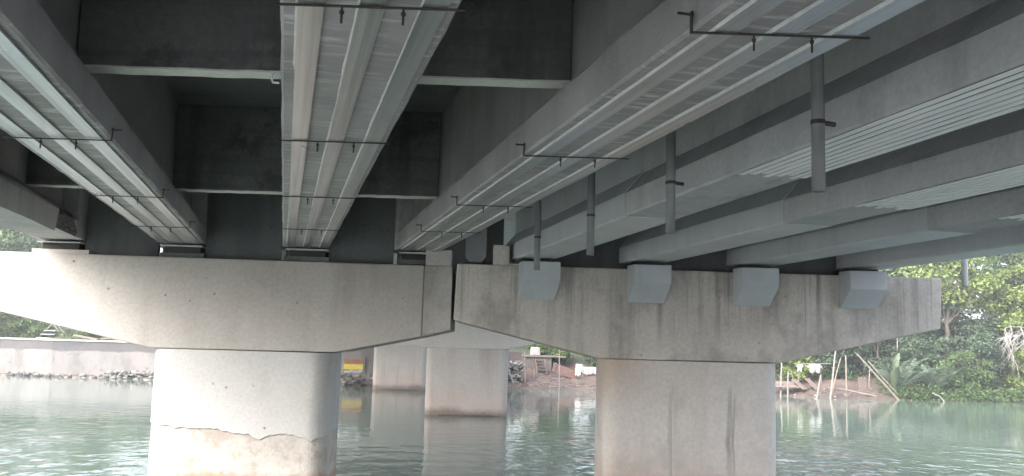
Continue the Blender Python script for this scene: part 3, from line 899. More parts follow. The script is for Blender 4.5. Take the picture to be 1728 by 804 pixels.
loft(mb, [ring(.031, .3), ring(.031, 0.0), ring(.038, 0.0), ring(.038, 1.67)], cap=False)
mb.build('pipe', M['pipe_pale'], t)

# ------------------------------------------------------------------ vegetation
def leaf_cloud(clumps, n, size, seed, flat=.55, aspect=2.0):
    """n separate leaves scattered through clumps [(cx,cy,cz, rx,ry,rz)], denser towards each clump's shell"""
    g = np.random.default_rng(seed)
    w = np.array([c[3] * c[4] * c[5] for c in clumps]) ** .75
    idx = g.choice(len(clumps), n, p=w / w.sum())
    C = np.array(clumps)[idx]
    d = g.normal(size=(n, 3)); d /= np.linalg.norm(d, axis=1)[:, None]
    rr = g.random(n) ** .38 * (1 + .22 * g.normal(size=n))
    pos = C[:, :3] + d * rr[:, None] * C[:, 3:]
    nrm = g.normal(size=(n, 3)) * flat + d * .5 + np.array([0, 0, .7])
    nrm /= np.linalg.norm(nrm, axis=1)[:, None]
    t = np.cross(nrm, g.normal(size=(n, 3))); t /= np.linalg.norm(t, axis=1)[:, None]
    b = np.cross(nrm, t)
    L = size * (.6 + .8 * g.random(n))[:, None]; W = L / aspect
    v0 = pos - t * L * .5; v1 = pos + b * W * .5 - nrm * L * .06; v2 = pos + t * L * .5 - nrm * L * .12; v3 = pos - b * W * .5 - nrm * L * .06
    v = np.stack([v0, v1, v2, v3], 1).reshape(-1, 3)
    f = np.arange(4 * n).reshape(n, 4)
    return v, f
def np_mesh(name, v, f, mat):
    me = bpy.data.meshes.new(name)
    n = len(v); k = len(f)
    me.vertices.add(n); me.vertices.foreach_set('co', np.asarray(v, np.float32).ravel())
    me.loops.add(4 * k); me.loops.foreach_set('vertex_index', np.asarray(f, np.int32).ravel())
    me.polygons.add(k); me.polygons.foreach_set('loop_start', np.arange(0, 4 * k, 4, dtype=np.int32))
    me.update(calc_edges=True); me.validate()
    me.materials.append(mat)
    return me
def crown_clumps(seed, h, spread_r, n, low=.18):
    g = random.Random(seed); out = []
    for k in range(n):
        t = (k + .5) / n
        z = h * (low + (.98 - low) * t)
        rad = spread_r * math.sin(math.pi * (.12 + .80 * t)) ** .7
        a = k * 2.4 + g.uniform(-.5, .5); q = rad * g.uniform(.35, .95)
        s = spread_r * g.uniform(.20, .40)
        out.append((q * math.cos(a), q * math.sin(a), z, s * 1.25, s * 1.25, s * .66))
    return out
def trunk_mesh(name, seed, h, clumps, r0):
    g = random.Random(seed); mb = MB()
    pts = [Vector((0, 0, -.4))]
    for k in range(1, 7):
        pts.append(Vector((g.uniform(-.06, .06) * h * .5, g.uniform(-.06, .06) * h * .5, h * .8 * k / 6)))
    mb.tube(pts, [r0 * (1.25 - .17 * k) for k in range(7)], 8)
    for c in clumps:
        zz = min(c[2] * .75, h * .7)
        k = int(zz / (h * .8) * 6); base = pts[max(1, min(k, 5))]
        e = Vector(c[:3]); md = (base + e) / 2 + Vector((g.uniform(-.2, .2), g.uniform(-.2, .2), -.1))
        mb.tube([base, md, e], [r0 * .38, r0 * .24, r0 * .08], 5)
    me_o = mb.build(name, M['bark'])
    me = me_o.data; bpy.data.objects.remove(me_o); return me
KINDS = {}
for key, (seed, h, sr, nc, nl, ls, mat, low) in {
    'mid': (21, 8.5, 3.2, 22, 12000, .27, 'leaf_mid', .14), 'dark': (22, 11.0, 3.6, 24, 13000, .30, 'leaf_dark', .08),
    'lime': (23, 8.6, 3.0, 18, 9000, .25, 'leaf_lime', .50), 'bush': (24, 2.8, 1.8, 14, 6000, .17, 'leaf_mid', .06), 'darkbush': (26, 3.2, 1.9, 15, 6500, .19, 'leaf_dark', .04), 'limebush': (25, 2.6, 1.7, 13, 5200, .18, 'leaf_lime', .06)}.items():
    cl = crown_clumps(seed, h, sr, nc, low)
    v, f = leaf_cloud(cl, nl, ls, seed)
    KINDS[key] = (np_mesh('crown', v, f, M[mat]), trunk_mesh('trunk', seed, h, cl, .16 if h > 4 else .05))
def plant(name, key, x, y, s, rz, label, cat, group, sz=1.0):
    t = empty(name, (x, y, float(ground_z(x, y)) - .05), label, cat, group, rz)
    t.scale = (s, s, s * sz)
    for nm, me in zip(('crown', 'trunk'), KINDS[key]):
        o = bpy.data.objects.new(nm, me); COL.objects.link(o); o.parent = t
    return t
GT = 'trees on the far bank'
trees = [
    ('dark', 37.0, 56.0, 1.0, 2.1, 'tall dark tree behind the right end of the weathered pier cap'),
    ('dark', 43.5, 55.5, 1.05, 0.3, 'tall dark green tree behind the bare dead branches'),
    ('dark', 50.5, 53.0, 1.1, 4.1, 'tall dark tree at the right edge behind the lighter crowns'),
    ('dark', 31.0, 56.5, .95, 3.9, 'dark tree behind the washing rail and bamboo poles'),
    ('mid', 40.0, 52.5, .95, 4.0, 'mid green tree in the shade behind the dead branches'),
    ('mid', 46.5, 50.0, 1.0, 5.2, 'broad mid green tree near the right edge, low crown'),
    ('lime', 40.6, 50.0, .98, 1.0, 'yellow green tree right of the weathered cap, behind the outer drain pipe'),
    ('lime', 44.6, 48.0, .86, 3.2, 'yellow green tree overhanging the dead branches'),
    ('lime', 48.5, 49.5, 1.05, 5.0, 'yellow green tree crown high at the right edge'),
    ('mid', 25.0, 58.5, .9, .8, 'mid green tree behind the muddy bank, left of the weathered column'),
    ('dark', 18.5, 63.0, .95, 2.6, 'dark tree standing behind the reddish plank panel'),
    ('mid', -19.2, 72.0, 1.1, 2.2, 'mid green tree behind the far wall, at the left edge above the pale cap'),
    ('dark', -24.5, 68.5, .95, 0.9, 'dark green tree behind the far wall at the extreme left'),
    ('mid', -13.0, 70.0, .7, 5.0, 'mid green tree behind the tin lean to on the far wall'),
    ('dark', 9.0, 66.0, 1.0, 1.5, 'dark green tree behind the piers in the water')]
for key, x, y, s, rz, lab in trees:
    plant('broadleaf_tree', key, x, y, s, rz, lab, 'tree', GT)
GB = 'bushes along the far bank'
bushes = [
    ('bush', 38.4, 46.0, .85, .2, 'green bush at the waterline right of the palms'),
    ('limebush', 42.9, 45.6, 1.0, 1.7, 'yellow green bush at the waterline under the dead branches'),
    ('darkbush', 40.4, 47.2, 1.0, 3.0, 'green bush in the shade under the dead branches'),
    ('limebush', 45.6, 44.9, 1.15, 4.4, 'yellow green bush low at the right edge of the view'),
    ('darkbush', 35.4, 49.6, 1.15, 5.1, 'green bush behind the palms'),
    ('darkbush', 37.4, 50.0, 1.3, 1.1, 'tall green bush under the right end of the weathered cap'),
    ('darkbush', 33.0, 50.5, 1.1, 2.7, 'green bush behind the two slanting bamboo poles'),
    ('limebush', 30.4, 50.2, .74, 2.0, 'yellow leafy shrub over the washing rail'),
    ('darkbush', 30.6, 52.8, 1.2, 0.4, 'dark bush behind the washing rail'),
    ('darkbush', 33.4, 52.6, 1.3, 3.6, 'dark bush behind the crossing poles'),
    ('darkbush', 36.6, 47.6, .8, 2.2, 'dark bush right behind the palms'),
    ('darkbush', 26.8, 52.0, .85, 1.9, 'dark bush just right of the weathered column'),
    ('darkbush', 28.6, 53.0, 1.0, 4.9, 'bush behind the plank landing'),
    ('darkbush', 23.0, 54.5, 1.0, 5.5, 'bush behind the weathered column'),
    ('bush', -11.0, 60.0, .7, 1.2, 'bush behind the boards on the far wall'),
    ('bush', -8.6, 59.4, .8, 3.3, 'bush on the far wall, left of the white column'),
    ('darkbush', 20.0, 55.5, .95, .9, 'green bush behind the white tarpaulin'),
    ('bush', 17.0, 57.6, .9, 3.9, 'green bush behind the board hut'),
    ('bush', -16.4, 60.6, .8, 2.5, 'green bush on top of the far wall at the left edge'),
    ('bush', -14.4, 60.2, .66, 4.0, 'green bush on the far wall left of the tin lean to'),
    ('darkbush', 43.0, 49.0, 1.25, 2.0, 'dark green bush behind the hanging dead branches'),
    ('bush', 47.4, 46.3, 1.1, 0.6, 'green bush behind the yellow green one at the right edge')]
for key, x, y, s, rz, lab in bushes:
    plant('bush', key, x, y, s, rz, lab, 'bush', GB)

# low undergrowth, roots and weeds covering the bank
g = np.random.default_rng(9); cl = []
for k in range(420):
    if k < 250: x = g.uniform(33.3, 52); d = g.uniform(-.1, 1.0) if k % 5 else g.uniform(1, 6)
    elif k < 340: x = g.uniform(19, 33); d = g.uniform(3.6, 8)
    else: x = g.uniform(-22, 11); d = g.uniform(2.2, 5)
    y = float(np.interp(x, SX, SY)) + d; s = g.uniform(.22, .6)
    cl.append((x, y, max(.06, float(ground_z(x, y))) + s * .45, s * 1.3, s * 1.3, s))
v, f = leaf_cloud(cl, 34000, .16, 10)
o = bpy.data.objects.new('undergrowth', np_mesh('undergrowth', v, f, M['leaf_mid'])); COL.objects.link(o)
tag(o, 'low dark weeds and creepers covering the far bank', 'undergrowth', kind='stuff')

# a wood far behind, one mass
g = np.random.default_rng(5); cl = []
for k in range(150):
    x = -130 + 300 * (k + g.random()) / 150
    ysh = float(np.interp(x, SX, SY)); y = ysh + g.uniform(22, 40)
    s = g.uniform(2.4, 4.2)
    cl += [(x, y, float(ground_z(x, y)) + s * .8, s, s, s * .9), (x + g.uniform(-2, 2), y, float(ground_z(x, y)) + s * 2.0, s * .8, s * .8, s * .8)]
v, f = leaf_cloud(cl, 42000, .8, 6)
o = bpy.data.objects.new('far_wood', np_mesh('far_wood', v, f, M['leaf_dark'])); COL.objects.link(o)
tag(o, 'dark green wood far behind the bank', 'wood', kind='stuff')

# fan-leaved palms with fronds rising from the mud
def frond(mb_v, mb_f, base, az, lean, L, width, rnd):
    """arched midrib with a row of narrow leaflets on both sides"""
    P = []
    for k in range(13):
        t = k / 12
        out = L * (math.sin(lean) * t + .32 * t ** 2.4); up = L * (math.cos(lean) * t - .30 * t ** 2.6)
        P.append(Vector((base[0] + out * math.cos(az), base[1] + out * math.sin(az), base[2] + up)))
    for k in range(2, 13):
        for sub in (0, .5):
            if k == 12 and sub: continue
            p = P[k].lerp(P[min(k + 1, 12)], sub)
            t = (P[min(k + 1, 12)] - P[k - 1]).normalized()
            side = t.cross(Vector((0, 0, 1)))
            if side.length < .01: side = Vector((1, 0, 0))
            side.normalize()
            q = (k + sub) / 12
            ll = width * math.sin(math.pi * min(1, .12 + q * .84)) * rnd.uniform(.85, 1.1)
            for sg in (1, -1):
                d = (side * sg * .8 + t * .65 + Vector((0, 0, -.12 - .2 * rnd.random()))).normalized()
                w = t * .035
                n0 = len(mb_v)
                e = p + d * ll
                mid = p + d * ll * .5 + Vector((0, 0, .04))
                mb_v += [tuple(p - w * .5), tuple(mid - w), tuple(e), tuple(mid + w)]
                mb_f.append((n0, n0 + 1, n0 + 2, n0 + 3))
    return P
def palm(x, y, nf, L, seed, label, tall=0.0):
    rnd = random.Random(seed)
    t = empty('palm', (x, y, float(ground_z(x, y))), label, 'palm', 'low palms at the waterline')
    V, F, ribs = [], [], MB()
    for k in range(nf):
        az = k * 2.4 + rnd.uniform(-.4, .4); lean = rnd.uniform(.05, .60)
        P = frond(V, F, (rnd.uniform(-.1, .1), rnd.uniform(-.1, .1), tall), az, lean, L * rnd.uniform(.7, 1.1), L * .24, rnd)
        ribs.tube(P, [.03 * (1 - .07 * i) for i in range(13)], 5)
    o = bpy.data.objects.new('fronds', np_mesh('fronds', np.array(V), np.array(F), M['leaf_palm'])); COL.objects.link(o); o.parent = t
    ribs.build('midribs', M['leaf_palm'], t)
    return t
palm(34.0, 45.8, 12, 2.9, 1, 'low palm with upright fronds left of the bent white driftwood')
palm(36.2, 45.6, 12, 2.7, 2, 'low palm with spreading fronds above the bent white driftwood')
palm(37.6, 46.3, 10, 2.3, 3, 'shortest palm, right of the bent white driftwood')

# broad upright banana-like leaf seen in front of the palms
def broad_leaf(x, y, label):
    t = empty('banana_plant', (x, y, float(ground_z(x, y))), label, 'plant')
    st = MB()
    for k, (az, lean, L) in enumerate(((.2, .05, 2.2), (2.4, .30, 1.7), (4.3, .4, 1.5))):
        V, F = [], []
        N = 10
        for i in range(N + 1):
            q = i / N; w = .26 * math.sin(math.pi * (.06 + .9 * q)) ** .8
            out = L * (math.sin(lean) * q + .15 * q ** 3); up = .5 + L * q * math.cos(lean) - .12 * L * q ** 3
            c = Vector((out * math.cos(az), out * math.sin(az), up)); s = Vector((-math.sin(az), math.cos(az), 0))
            V += [tuple(c - s * w + Vector((0, 0, .05 * w))), tuple(c - Vector((0, 0, .04))), tuple(c + s * w + Vector((0, 0, .05 * w)))]
        for i in range(N):
            F += [(3 * i, 3 * i + 1, 3 * i + 4, 3 * i + 3), (3 * i + 1, 3 * i + 2, 3 * i + 5, 3 * i + 4)]
        me = np_mesh('leaf_blade', np.array(V), np.array(F), M['leaf_pale'])
        o = bpy.data.objects.new('leaf_blade', me); COL.objects.link(o); o.parent = t
        so = o.modifiers.new('thick', 'SOLIDIFY'); so.thickness = .008
        st.tube([(0, 0, 0), (.1 * lean * math.cos(az), .1 * lean * math.sin(az), .62)], [.05, .025], 6)
    st.build('stalk', M['leaf_palm'], t)
broad_leaf(33.45, 45.5, 'plant with one broad upright pale leaf beside the leaning bamboo poles')

# bleached dead branches hanging out of the trees on the right
def dead_branch(loc, label):
    rnd = random.Random(12); mb = MB()
    def grow(p, d, L, r, depth):
        pts = [p]; q = p.copy(); dd = d.copy()
        for k in range(4):
            dd = (dd + Vector((rnd.uniform(-.28, .28), rnd.uniform(-.28, .28), rnd.uniform(-.30, .16)))).normalized()
            q = q + dd * L / 4; pts.append(q.copy())
        mb.tube(pts, [r * (1 - .16 * i) for i in range(5)], 5, cap=depth < 2)
        if depth < 4:
            for i in range(1, 5):
                for s in range(1 if depth else 2):
                    nd = (dd + Vector((rnd.uniform(-.9, .9), rnd.uniform(-.9, .9), rnd.uniform(-.75, .45)))).normalized()
                    grow(pts[i], nd, L * rnd.uniform(.45, .72), r * .6, depth + 1)
    grow(Vector((0, 0, 0)), Vector((-.85, -.25, -.12)).normalized(), 2.2, .05, 1)
    grow(Vector((0.2, 0, 0.2)), Vector((-.9, -.2, .12)).normalized(), 2.4, .05, 1)
    grow(Vector((0.1, 0, 0)), Vector((-.45, -.4, -.6)).normalized(), 2.0, .05, 1)
    o = mb.build('dead_branch', M['dead'], None, loc=loc)
    tag(o, label, 'branch')
dead_branch((43.6, 46.6, 4.0), 'bleached bare dead branches hanging out of the trees')

# ------------------------------------------------------------------ far bank, left: wall, stones, lean-to
# the retaining wall follows the shore
def wall_pt(x, d):
    """point on land at distance ~d behind the shoreline at x"""
    y = float(np.interp(x, SX, SY)); sl = (float(np.interp(x + .5, SX, SY)) - float(np.interp(x - .5, SX, SY)))
    nn = Vector((-sl, 1, 0)).normalized()
    return Vector((x, y, 0)) + nn * d
w = empty('retaining_wall', (0, 0, 0), 'grey riverside wall with white plaster peeling off its face', 'wall')
def ribbon(mb, xs, d0, d1, z0, z1, split=None):
    a = [wall_pt(x, d0) for x in xs]; b = [wall_pt(x, d1) for x in xs]
    v = []
    for p, q in zip(a, b):
        v += [(p.x, p.y, z0), (p.x, p.y, z1), (q.x, q.y, z1), (q.x, q.y, z0)]
    f = [(0, 3, 2, 1), (len(v) - 4, len(v) - 3, len(v) - 2, len(v) - 1)]
    for i in range(len(xs) - 1):
        for k in range(4):
            k2 = (k + 1) % 4
            f.append((4 * i + k, 4 * i + k2, 4 * i + 4 + k2, 4 * i + 4 + k))
    mb.add(v, f)
xs = [x for x in np.linspace(-60, 2.2, 60)]
mb = MB(); ribbon(mb, xs, .5, 1.25, -.4, 1.98); mb.build('wall_face', M['far_wall'], w)
mb = MB(); ribbon(mb, xs, .44, 1.32, 1.982, 2.07); mb.build('coping', M['cap_pale'], w)
w2 = empty('retaining_wall', (0, 0, 0), 'dark grey riverside wall behind the farthest pier, hung with a banner', 'wall')
xs = [x for x in np.linspace(2.24, 11.0, 10)]
mb = MB(); ribbon(mb, xs, .5, 1.25, -.4, 2.25); mb.build('wall_face', M['wall_dark'], w2)
mb = MB(); ribbon(mb, xs, .46, 1.3, 2.252, 2.35); mb.build('coping', M['wall_dark'], w2)
# banner of two bands hung on that wall between white posts
p0, p1 = wall_pt(3.12, .40), wall_pt(4.42, .40)
bn = empty('banner', p0, 'faded banner, brown above and yellow below, on the dark riverside wall', 'banner')
ux = (p1 - p0)
def quadboard(mb, a, b, z0, z1, th=.02):
    nn = Vector((-(b - a).y, (b - a).x, 0)).normalized() * th
    mb.add([(a.x, a.y, z0), (b.x, b.y, z0), (b.x, b.y, z1), (a.x, a.y, z1), (a.x + nn.x, a.y + nn.y, z0), (b.x + nn.x, b.y + nn.y, z0), (b.x + nn.x, b.y + nn.y, z1), (a.x + nn.x, a.y + nn.y, z1)],
           [(0, 1, 2, 3), (7, 6, 5, 4), (0, 4, 5, 1), (1, 5, 6, 2), (2, 6, 7, 3), (3, 7, 4, 0)])
zero = Vector((0, 0, 0))
mb = MB(); quadboard(mb, zero + ux * .04, zero + ux * .95, 1.16, 1.42); mb.build('upper_band', M['red_brown'], bn)
mb = MB(); quadboard(mb, zero + ux * .04, zero + ux * .95, .86, 1.158); mb.build('lower_band', M['yellow'], bn)
mb = MB(); rn = random.Random(4)
for k in range(9):
    a = zero + ux * (.08 + .095 * k); quadboard(mb, a, a + ux * .085, .66 + rn.uniform(0, .06), .855 + rn.uniform(-.06, .0), .03)
mb.build('white_fringe', M['cloth_white'], bn)
for q in (0.0, .975):
    mb = MB(); quadboard(mb, zero + ux * q, zero + ux * (q + .045), .62, 1.50, .05); mb.build('post', M['pole_white'], bn)

def stones(name, label, cat, pts, size, mat, seed):
    rn = random.Random(seed); mb = MB()
    for k, (x, y, z) in enumerate(pts):
        s = size * rn.uniform(.5, 1.25)
        mb.blob((x, y, z), (s * rn.uniform(.8, 1.3), s * rn.uniform(.8, 1.2), s * rn.uniform(.55, .85)), seed * 1000 + k)
    return tag(mb.build(name, mat), label, cat, kind='stuff')
rn = random.Random(17); pts = []
for k in range(1000):
    x = rn.uniform(-15, 6.5) if k < 420 else rn.uniform(-9.4, -5.0)
    if x > 2.0 and rn.random() < .2: continue
    p = wall_pt(x, rn.uniform(-.15, .5)); hi = .14 if x < -9.4 else (.38 if x < 1 else .6)
    pts.append((p.x, p.y, rn.uniform(-.05, hi)))
stones('rubble', 'grey rubble stones heaped along the foot of the riverside wall', 'rubble', pts, .14, M['rock'], 1)

# lean-to of poles and tin sheet on the wall
t = empty('lean_to', (-13.0, 59.4, 1.95), 'small lean to of crossed poles with pale tin sheets above the far wall', 'lean-to')
for a, b in (((-.25, 0, 1.0), (.5, -.1, .1)), ((-.12, .25, 1.02), (.68, .1, .1)), ((-.25, .1, 1.05), (-1.0, 0, .08))):
    MB().tube([a, b], .035, 6).build('pole', M['bamboo'], t)
for k, (z, q) in enumerate(((.12, .0), (.34, .22), (.56, .38))):
    MB().box((-1.05 + q, -.2, z), (-.15 + q * .3, .5, z + .05)).build('tin_sheet', M['tin'], t)
# scraps of boards stored on the wall to the right of it
for k, (x, L, a, lab) in enumerate(((-11.2, 1.6, .12, 'long grey board lying on the far wall right of the lean to'), (-9.9, 1.3, -.1, 'short grey board at the right end of the far wall'))):
    p = wall_pt(x, 1.5)
    o = MB().box((-L / 2, -.12, 0), (L / 2, .12, .09)).build('board', M['plank'], None, loc=(p.x, p.y, 2.16)); o.rotation_euler = (0, a, -.5)
    tag(o, lab, 'board')

# ------------------------------------------------------------------ far bank, centre
gz = lambda x, y: float(ground_z(x, y))
def pole(a, b, r, label, mat='bamboo', group='poles standing along the far bank', name='bamboo_pole'):
    a, b = Vector(a), Vector(b); rn = random.Random(int(a.x * 97))
    L = b - a; pts = [a + L * k / 6 + Vector((rn.uniform(-.012, .012), rn.uniform(-.012, .012), 0)) for k in range(7)]
    mb = MB(); mb.tube(pts, [r * (1.1 - .05 * k) for k in range(7)], 7)
    for k in range(1, 6): mb.tube([pts[k] - L.normalized() * .012, pts[k] + L.normalized() * .012], r * 1.18, 7)
    return tag(mb.build(name, M[mat]), label, 'pole', group)
o = MB().box((12.8, 53.2, 1.40), (13.82, 53.28, 2.06)).build('dark_board', M['dark_wood']); tag(o, 'dark board above the stone heap beside the open water pier', 'board')
rn = random.Random(8); pts = [(rn.uniform(12.1, 13.8), 52.55 + rn.uniform(-.35, .55)) for k in range(300)]
pts = [(x, y, rn.uniform(.1, 1.5 - .5 * max(0, 52.5 - y))) for x, y in pts]
stones('stone_heap', 'heap of dark and pale stones beside the open water pier', 'stones', pts, .12, M['rock_pale'], 2)
pole((13.79, 52.2, .3), (13.68, 52.2, 2.12), .05, 'upright grey post right of the stone heap', 'bamboo')
pole((13.86, 52.3, .5), (13.58, 52.35, 1.92), .038, 'thin crooked post crossing the upright one by the stone heap', 'bamboo')
pole((12.95, 51.7, .25), (12.45, 51.9, 1.65), .045, 'leaning pale stick in front of the stone heap', 'pole_white')
hz = gz(15.4, 55.9)
h = empty('hut', (15.4, 55.6, hz), 'low grey board hut on the muddy bank with a step ladder', 'hut')
MB().box((-.85, 0, -.8), (.95, 2.0, 1.74 - hz)).build('wall', M['hut_wall'], h)
MB().box((-.9, -.12, 1.745 - hz), (1.85, 2.1, 1.83 - hz)).build('eave_beam', M['bamboo'], h)
st = MB()
for k in range(5):
    st.box((-.16, -.95 + .16 * k, .74 + .2 * k - hz), (.40, -.72 + .16 * k, .78 + .2 * k - hz))
for sx in (-.20, .40):
    st.prism_yz([(-.98, .55 - hz), (-.90, .55 - hz), (-.14, 1.62 - hz), (-.22, 1.62 - hz)], sx, sx + .04)
st.build('steps', M['plank'], h)
mb = MB(); mb.prism_xz([(-.29, 0), (.29, 0), (.26, .45), (.2, .51), (-.2, .51), (-.27, .43)], 0, .4)
o = mb.build('feed_sack', M['sack'], None, bevel=.05, loc=(15.3, 55.5, 1.832)); tag(o, 'pale full sack standing on the eave of the board hut', 'sack')
r = empty('plank_panel', (15.72, 53.3, .97), 'reddish plank panel tipped sideways on the muddy bank', 'wooden panel')
ang = math.atan2(-.54, 1.56)
for k in range(5):
    mb = MB(); mb.box((0, 0, .112 * k), (1.72, .05, .112 * k + .098))
    o = mb.build('plank', M['plank_red'], r); o.rotation_euler = (-.25, -ang, 0); o.location = (0, .03 * k, 0)
for x in (.08, 1.55):
    o = MB().box((x, -.05, -.05), (x + .07, -.004, .58)).build('batten', M['dark_wood'], r); o.rotation_euler = (-.25, -ang, 0)
def drape(w, hgt, seed, folds=7, depth=.06, n=14, mrows=6):
    """hanging or heaped cloth: a wavy sheet with thickness"""
    rn = random.Random(seed); v, f = [], []
    for j in range(mrows + 1):
        for i in range(n + 1):
            u, q = i / n, j / mrows
            v.append((w * (u - .5) * (1 + .06 * math.sin(q * 5 + seed)), depth * q * math.sin(folds * u * 3.14 + seed) + .03 * q, -hgt * q * (1 + .12 * math.sin(u * 9 + seed))))
    for j in range(mrows):
        for i in range(n):
            a = j * (n + 1) + i; f.append((a, a + 1, a + n + 2, a + n + 1))
    return v, f
def cloth_thing(name, loc, w, hgt, seed, mat, label, cat, rz=0.0, group=None):
    v, f = drape(w, hgt, seed); mb = MB(); mb.add(v, f)
    o = mb.build(name, M[mat], None, smooth=True, loc=loc); o.rotation_euler = (0, 0, rz)
    s = o.modifiers.new('thick', 'SOLIDIFY'); s.thickness = .015
    return tag(o, label, cat, group)
cloth_thing('rag', (17.27, 53.05, 1.15), .33, .44, 3, 'cloth_pink', 'pale pink rag hung over the end of the plank panel', 'rag')
o = MB().prism_xz([(-.21, 0), (.21, 0), (.19, .46), (-.18, .5)], 0, .35).build('post_stub', M['cap_far'], None, bevel=.03, loc=(17.7, 54.0, .90)); tag(o, 'short grey concrete post beside the white tarpaulin', 'post')
cloth_thing('tarpaulin', (18.25, 53.6, 1.24), 1.05, .46, 5, 'cloth_white', 'white tarpaulin hung beside the weathered column', 'tarpaulin')
for x, lab in ((17.77, 'left stake holding up the white tarpaulin'), (18.76, 'right stake holding up the white tarpaulin, by the column')):
    pole((x, 53.66, gz(x, 53.66) - .1), (x, 53.66, 1.3), .028, lab, 'bamboo')
pole((15.29, 50.3, -.9), (15.27, 50.4, 2.22), .038, 'tall white pole standing in the water between the two columns', 'pole_white', None)
o = MB().tube([(14.48, 52.9, .55), (14.52, 52.9, 1.12)], [.04, .03], 6).build('stake', M['bamboo']); tag(o, 'short pale stake on the mud in front of the board hut', 'stake')
rn = random.Random(31); mb = MB()
for k in range(170):
    x = rn.uniform(12.3, 19) if k < 90 else rn.uniform(26.8, 33.5)
    d = rn.uniform(.1, 2.0)
    y = float(np.interp(x, SX, SY)) + d; z = gz(x, y)
    if k % 3: mb.blob((x, y, z + .02), (rn.uniform(.03, .11), rn.uniform(.03, .1), rn.uniform(.02, .06)), k)
    else:
        a = rn.uniform(-.5, .5); L = rn.uniform(.15, .5)
        mb.tube([(x, y, z + .03), (x + L * math.cos(a), y + L * math.sin(a), z + .05)], .018, 5)
tag(mb.build('flotsam', M['rock_pale']), 'scattered sticks and pebbles washed up on the mud', 'flotsam', kind='stuff')

# ------------------------------------------------------------------ far bank, right: poles, planks, washing
pole((27.57, 47.6, -.2), (27.66, 47.6, 1.89), .055, 'pale upright pole close to the right side of the weathered column', 'pole_white')
pole((27.31, 46.4, -.7), (27.36, 46.4, 1.40), .05, 'shorter pale pole standing in the water by the weathered column', 'pole_white')
pole((28.9, 48.4, .6), (28.74, 48.4, 1.42), .026, 'thin slanting stick between the plank landing and the washing', 'bamboo')
pole((28.66, 45.8, -.5), (29.07, 45.9, 1.25), .05, 'short pole leaning right, in front of the washing', 'pole_white')
pole((29.24, 45.4, -.7), (29.82, 45.6, 2.60), .055, 'long pole leaning right, tallest of the crossing pair', 'pole_white')
pole((29.70, 46.0, -.1), (30.40, 46.0, 2.22), .040, 'thinner pole leaning behind the tallest leaning pole', 'bamboo')
pole((30.70, 45.9, -.5), (30.79, 46.1, 2.39), .047, 'upright pole between the crossing pair and the upright plank', 'bamboo')
pole((32.77, 46.9, 0), (32.89, 46.9, 1.75), .042, 'upright pole just right of the upright plank', 'bamboo')
pole((33.45, 44.9, -.2), (30.97, 45.3, 2.47), .056, 'lower of two long bamboo poles slanting down to the water', 'bamboo')
pole((33.80, 45.3, 0), (31.94, 45.7, 2.08), .050, 'upper of two long bamboo poles slanting down to the water', 'bamboo')
pole((35.65, 48.1, .8), (35.63, 48.1, 3.5), .038, 'thin white pole under the right end of the weathered cap', 'pole_white')
pole((29.0, 48.5, 1.79), (31.4, 48.5, 1.86), .028, 'horizontal bamboo rail with washing on it', 'bamboo')
pole((29.32, 48.56, .5), (29.33, 48.56, 1.80), .034, 'post under the left end of the washing rail', 'bamboo')
pole((30.82, 48.6, .5), (30.79, 48.6, 1.84), .040, 'dark post under the right part of the washing rail', 'plank')
def shirt(loc, w, hgt, seed, mat, label):
    t = empty('shirt', loc, label, 'shirt', 'washing on the bamboo rail')
    v, f = drape(w, hgt, seed, 4, .05); mb = MB(); mb.add(v, f)
    o = mb.build('shirt_body', M[mat], t, smooth=True); s = o.modifiers.new('thick', 'SOLIDIFY'); s.thickness = .02
    for sg in (-1, 1):
        mb = MB(); mb.add([(sg * w * .46, 0, -.01), (sg * w * .74, .02, -hgt * .32), (sg * w * .56, .03, -hgt * .46), (sg * w * .42, .01, -hgt * .25)], [(0, 1, 2, 3)])
        o = mb.build('sleeve', M[mat], t); s = o.modifiers.new('thick', 'SOLIDIFY'); s.thickness = .03
shirt((29.33, 48.42, 1.78), .30, .40, 2, 'cloth_white', 'small white shirt hanging at the left of the washing rail')
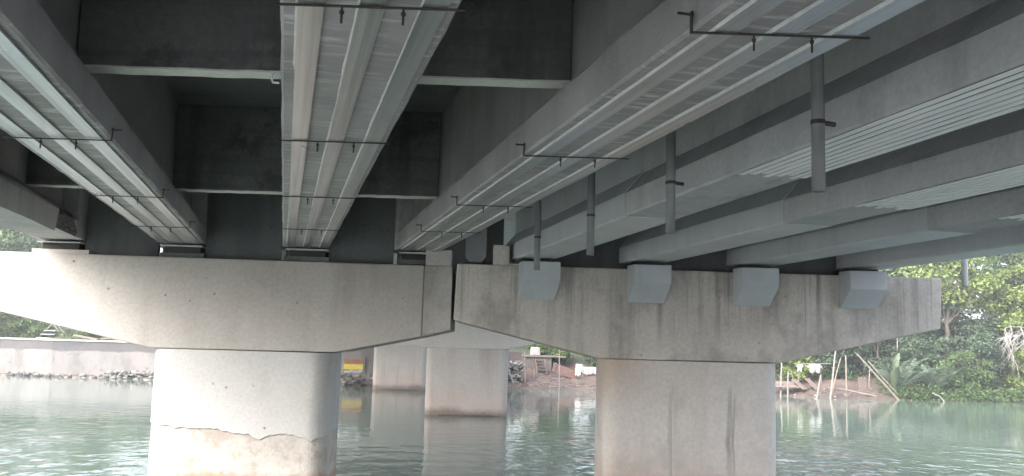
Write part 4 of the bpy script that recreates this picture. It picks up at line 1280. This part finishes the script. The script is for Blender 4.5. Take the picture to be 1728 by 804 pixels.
shirt((30.28, 48.42, 1.81), .70, .48, 6, 'cloth_grey', 'large pale grey shirt hanging on the washing rail')
def planks(x, y, z, w, L, n, rx, rz, label, mat='plank', group='weathered plank panels on the right bank'):
    t = empty('plank_panel', (x, y, z), label, 'wooden panel', group, rz)
    bw = w / n
    for k in range(n):
        o = MB().box((-w / 2 + bw * k + .006, 0, 0), (-w / 2 + bw * (k + 1) - .006, L + .04 * (k % 2), .035)).build('plank', M[mat], t, bevel=.004)
        o.rotation_euler = (rx, 0, 0)
    return t
planks(28.0, 47.4, .46, 1.75, .85, 6, R(20), 0, 'flat plank landing on the mud beside the weathered column')
planks(29.0, 47.4, .36, .62, .85, 4, R(40), R(35), 'leaning plank panel left of the other sloping one')
planks(29.85, 47.4, .36, .66, .9, 4, R(42), R(35), 'leaning plank panel right of the other sloping one')
planks(32.33, 46.7, .12, .54, 1.02, 4, R(82), R(4), 'narrow plank panel standing upright near the long bamboo poles')
o = MB().tube([(29.85, 45.85, .56), (30.8, 45.8, .42), (32.35, 45.6, .14)], [.04, .05, .055], 7).build('log', M['bamboo']); tag(o, 'long thin log lying down the mud to the water', 'log')
o = MB().tube([(34.4, 43.6, .46), (34.8, 43.5, .30), (34.98, 43.4, .05), (34.96, 43.4, -.2)], [.036, .038, .042, .042], 7).build('driftwood', M['pole_white']); tag(o, 'bent white driftwood stick poking out of the water by the palms', 'driftwood')

# ------------------------------------------------------------------ haze
hm = bpy.data.materials.new('thin_river_haze'); hm.use_nodes = True
ht = hm.node_tree; ht.nodes.clear()
ho = ht.nodes.new('ShaderNodeOutputMaterial'); hv = ht.nodes.new('ShaderNodeVolumePrincipled')
hv.inputs['Color'].default_value = (.93, .95, .97, 1); hv.inputs['Density'].default_value = .0019; hv.inputs['Anisotropy'].default_value = .2
ht.links.new(hv.outputs[0], ho.inputs['Volume'])
tag(MB().box((-1200, -1200, -4), (1200, 1200, 24)).build('haze', hm), 'thin pale haze over the river', 'haze', kind='stuff')
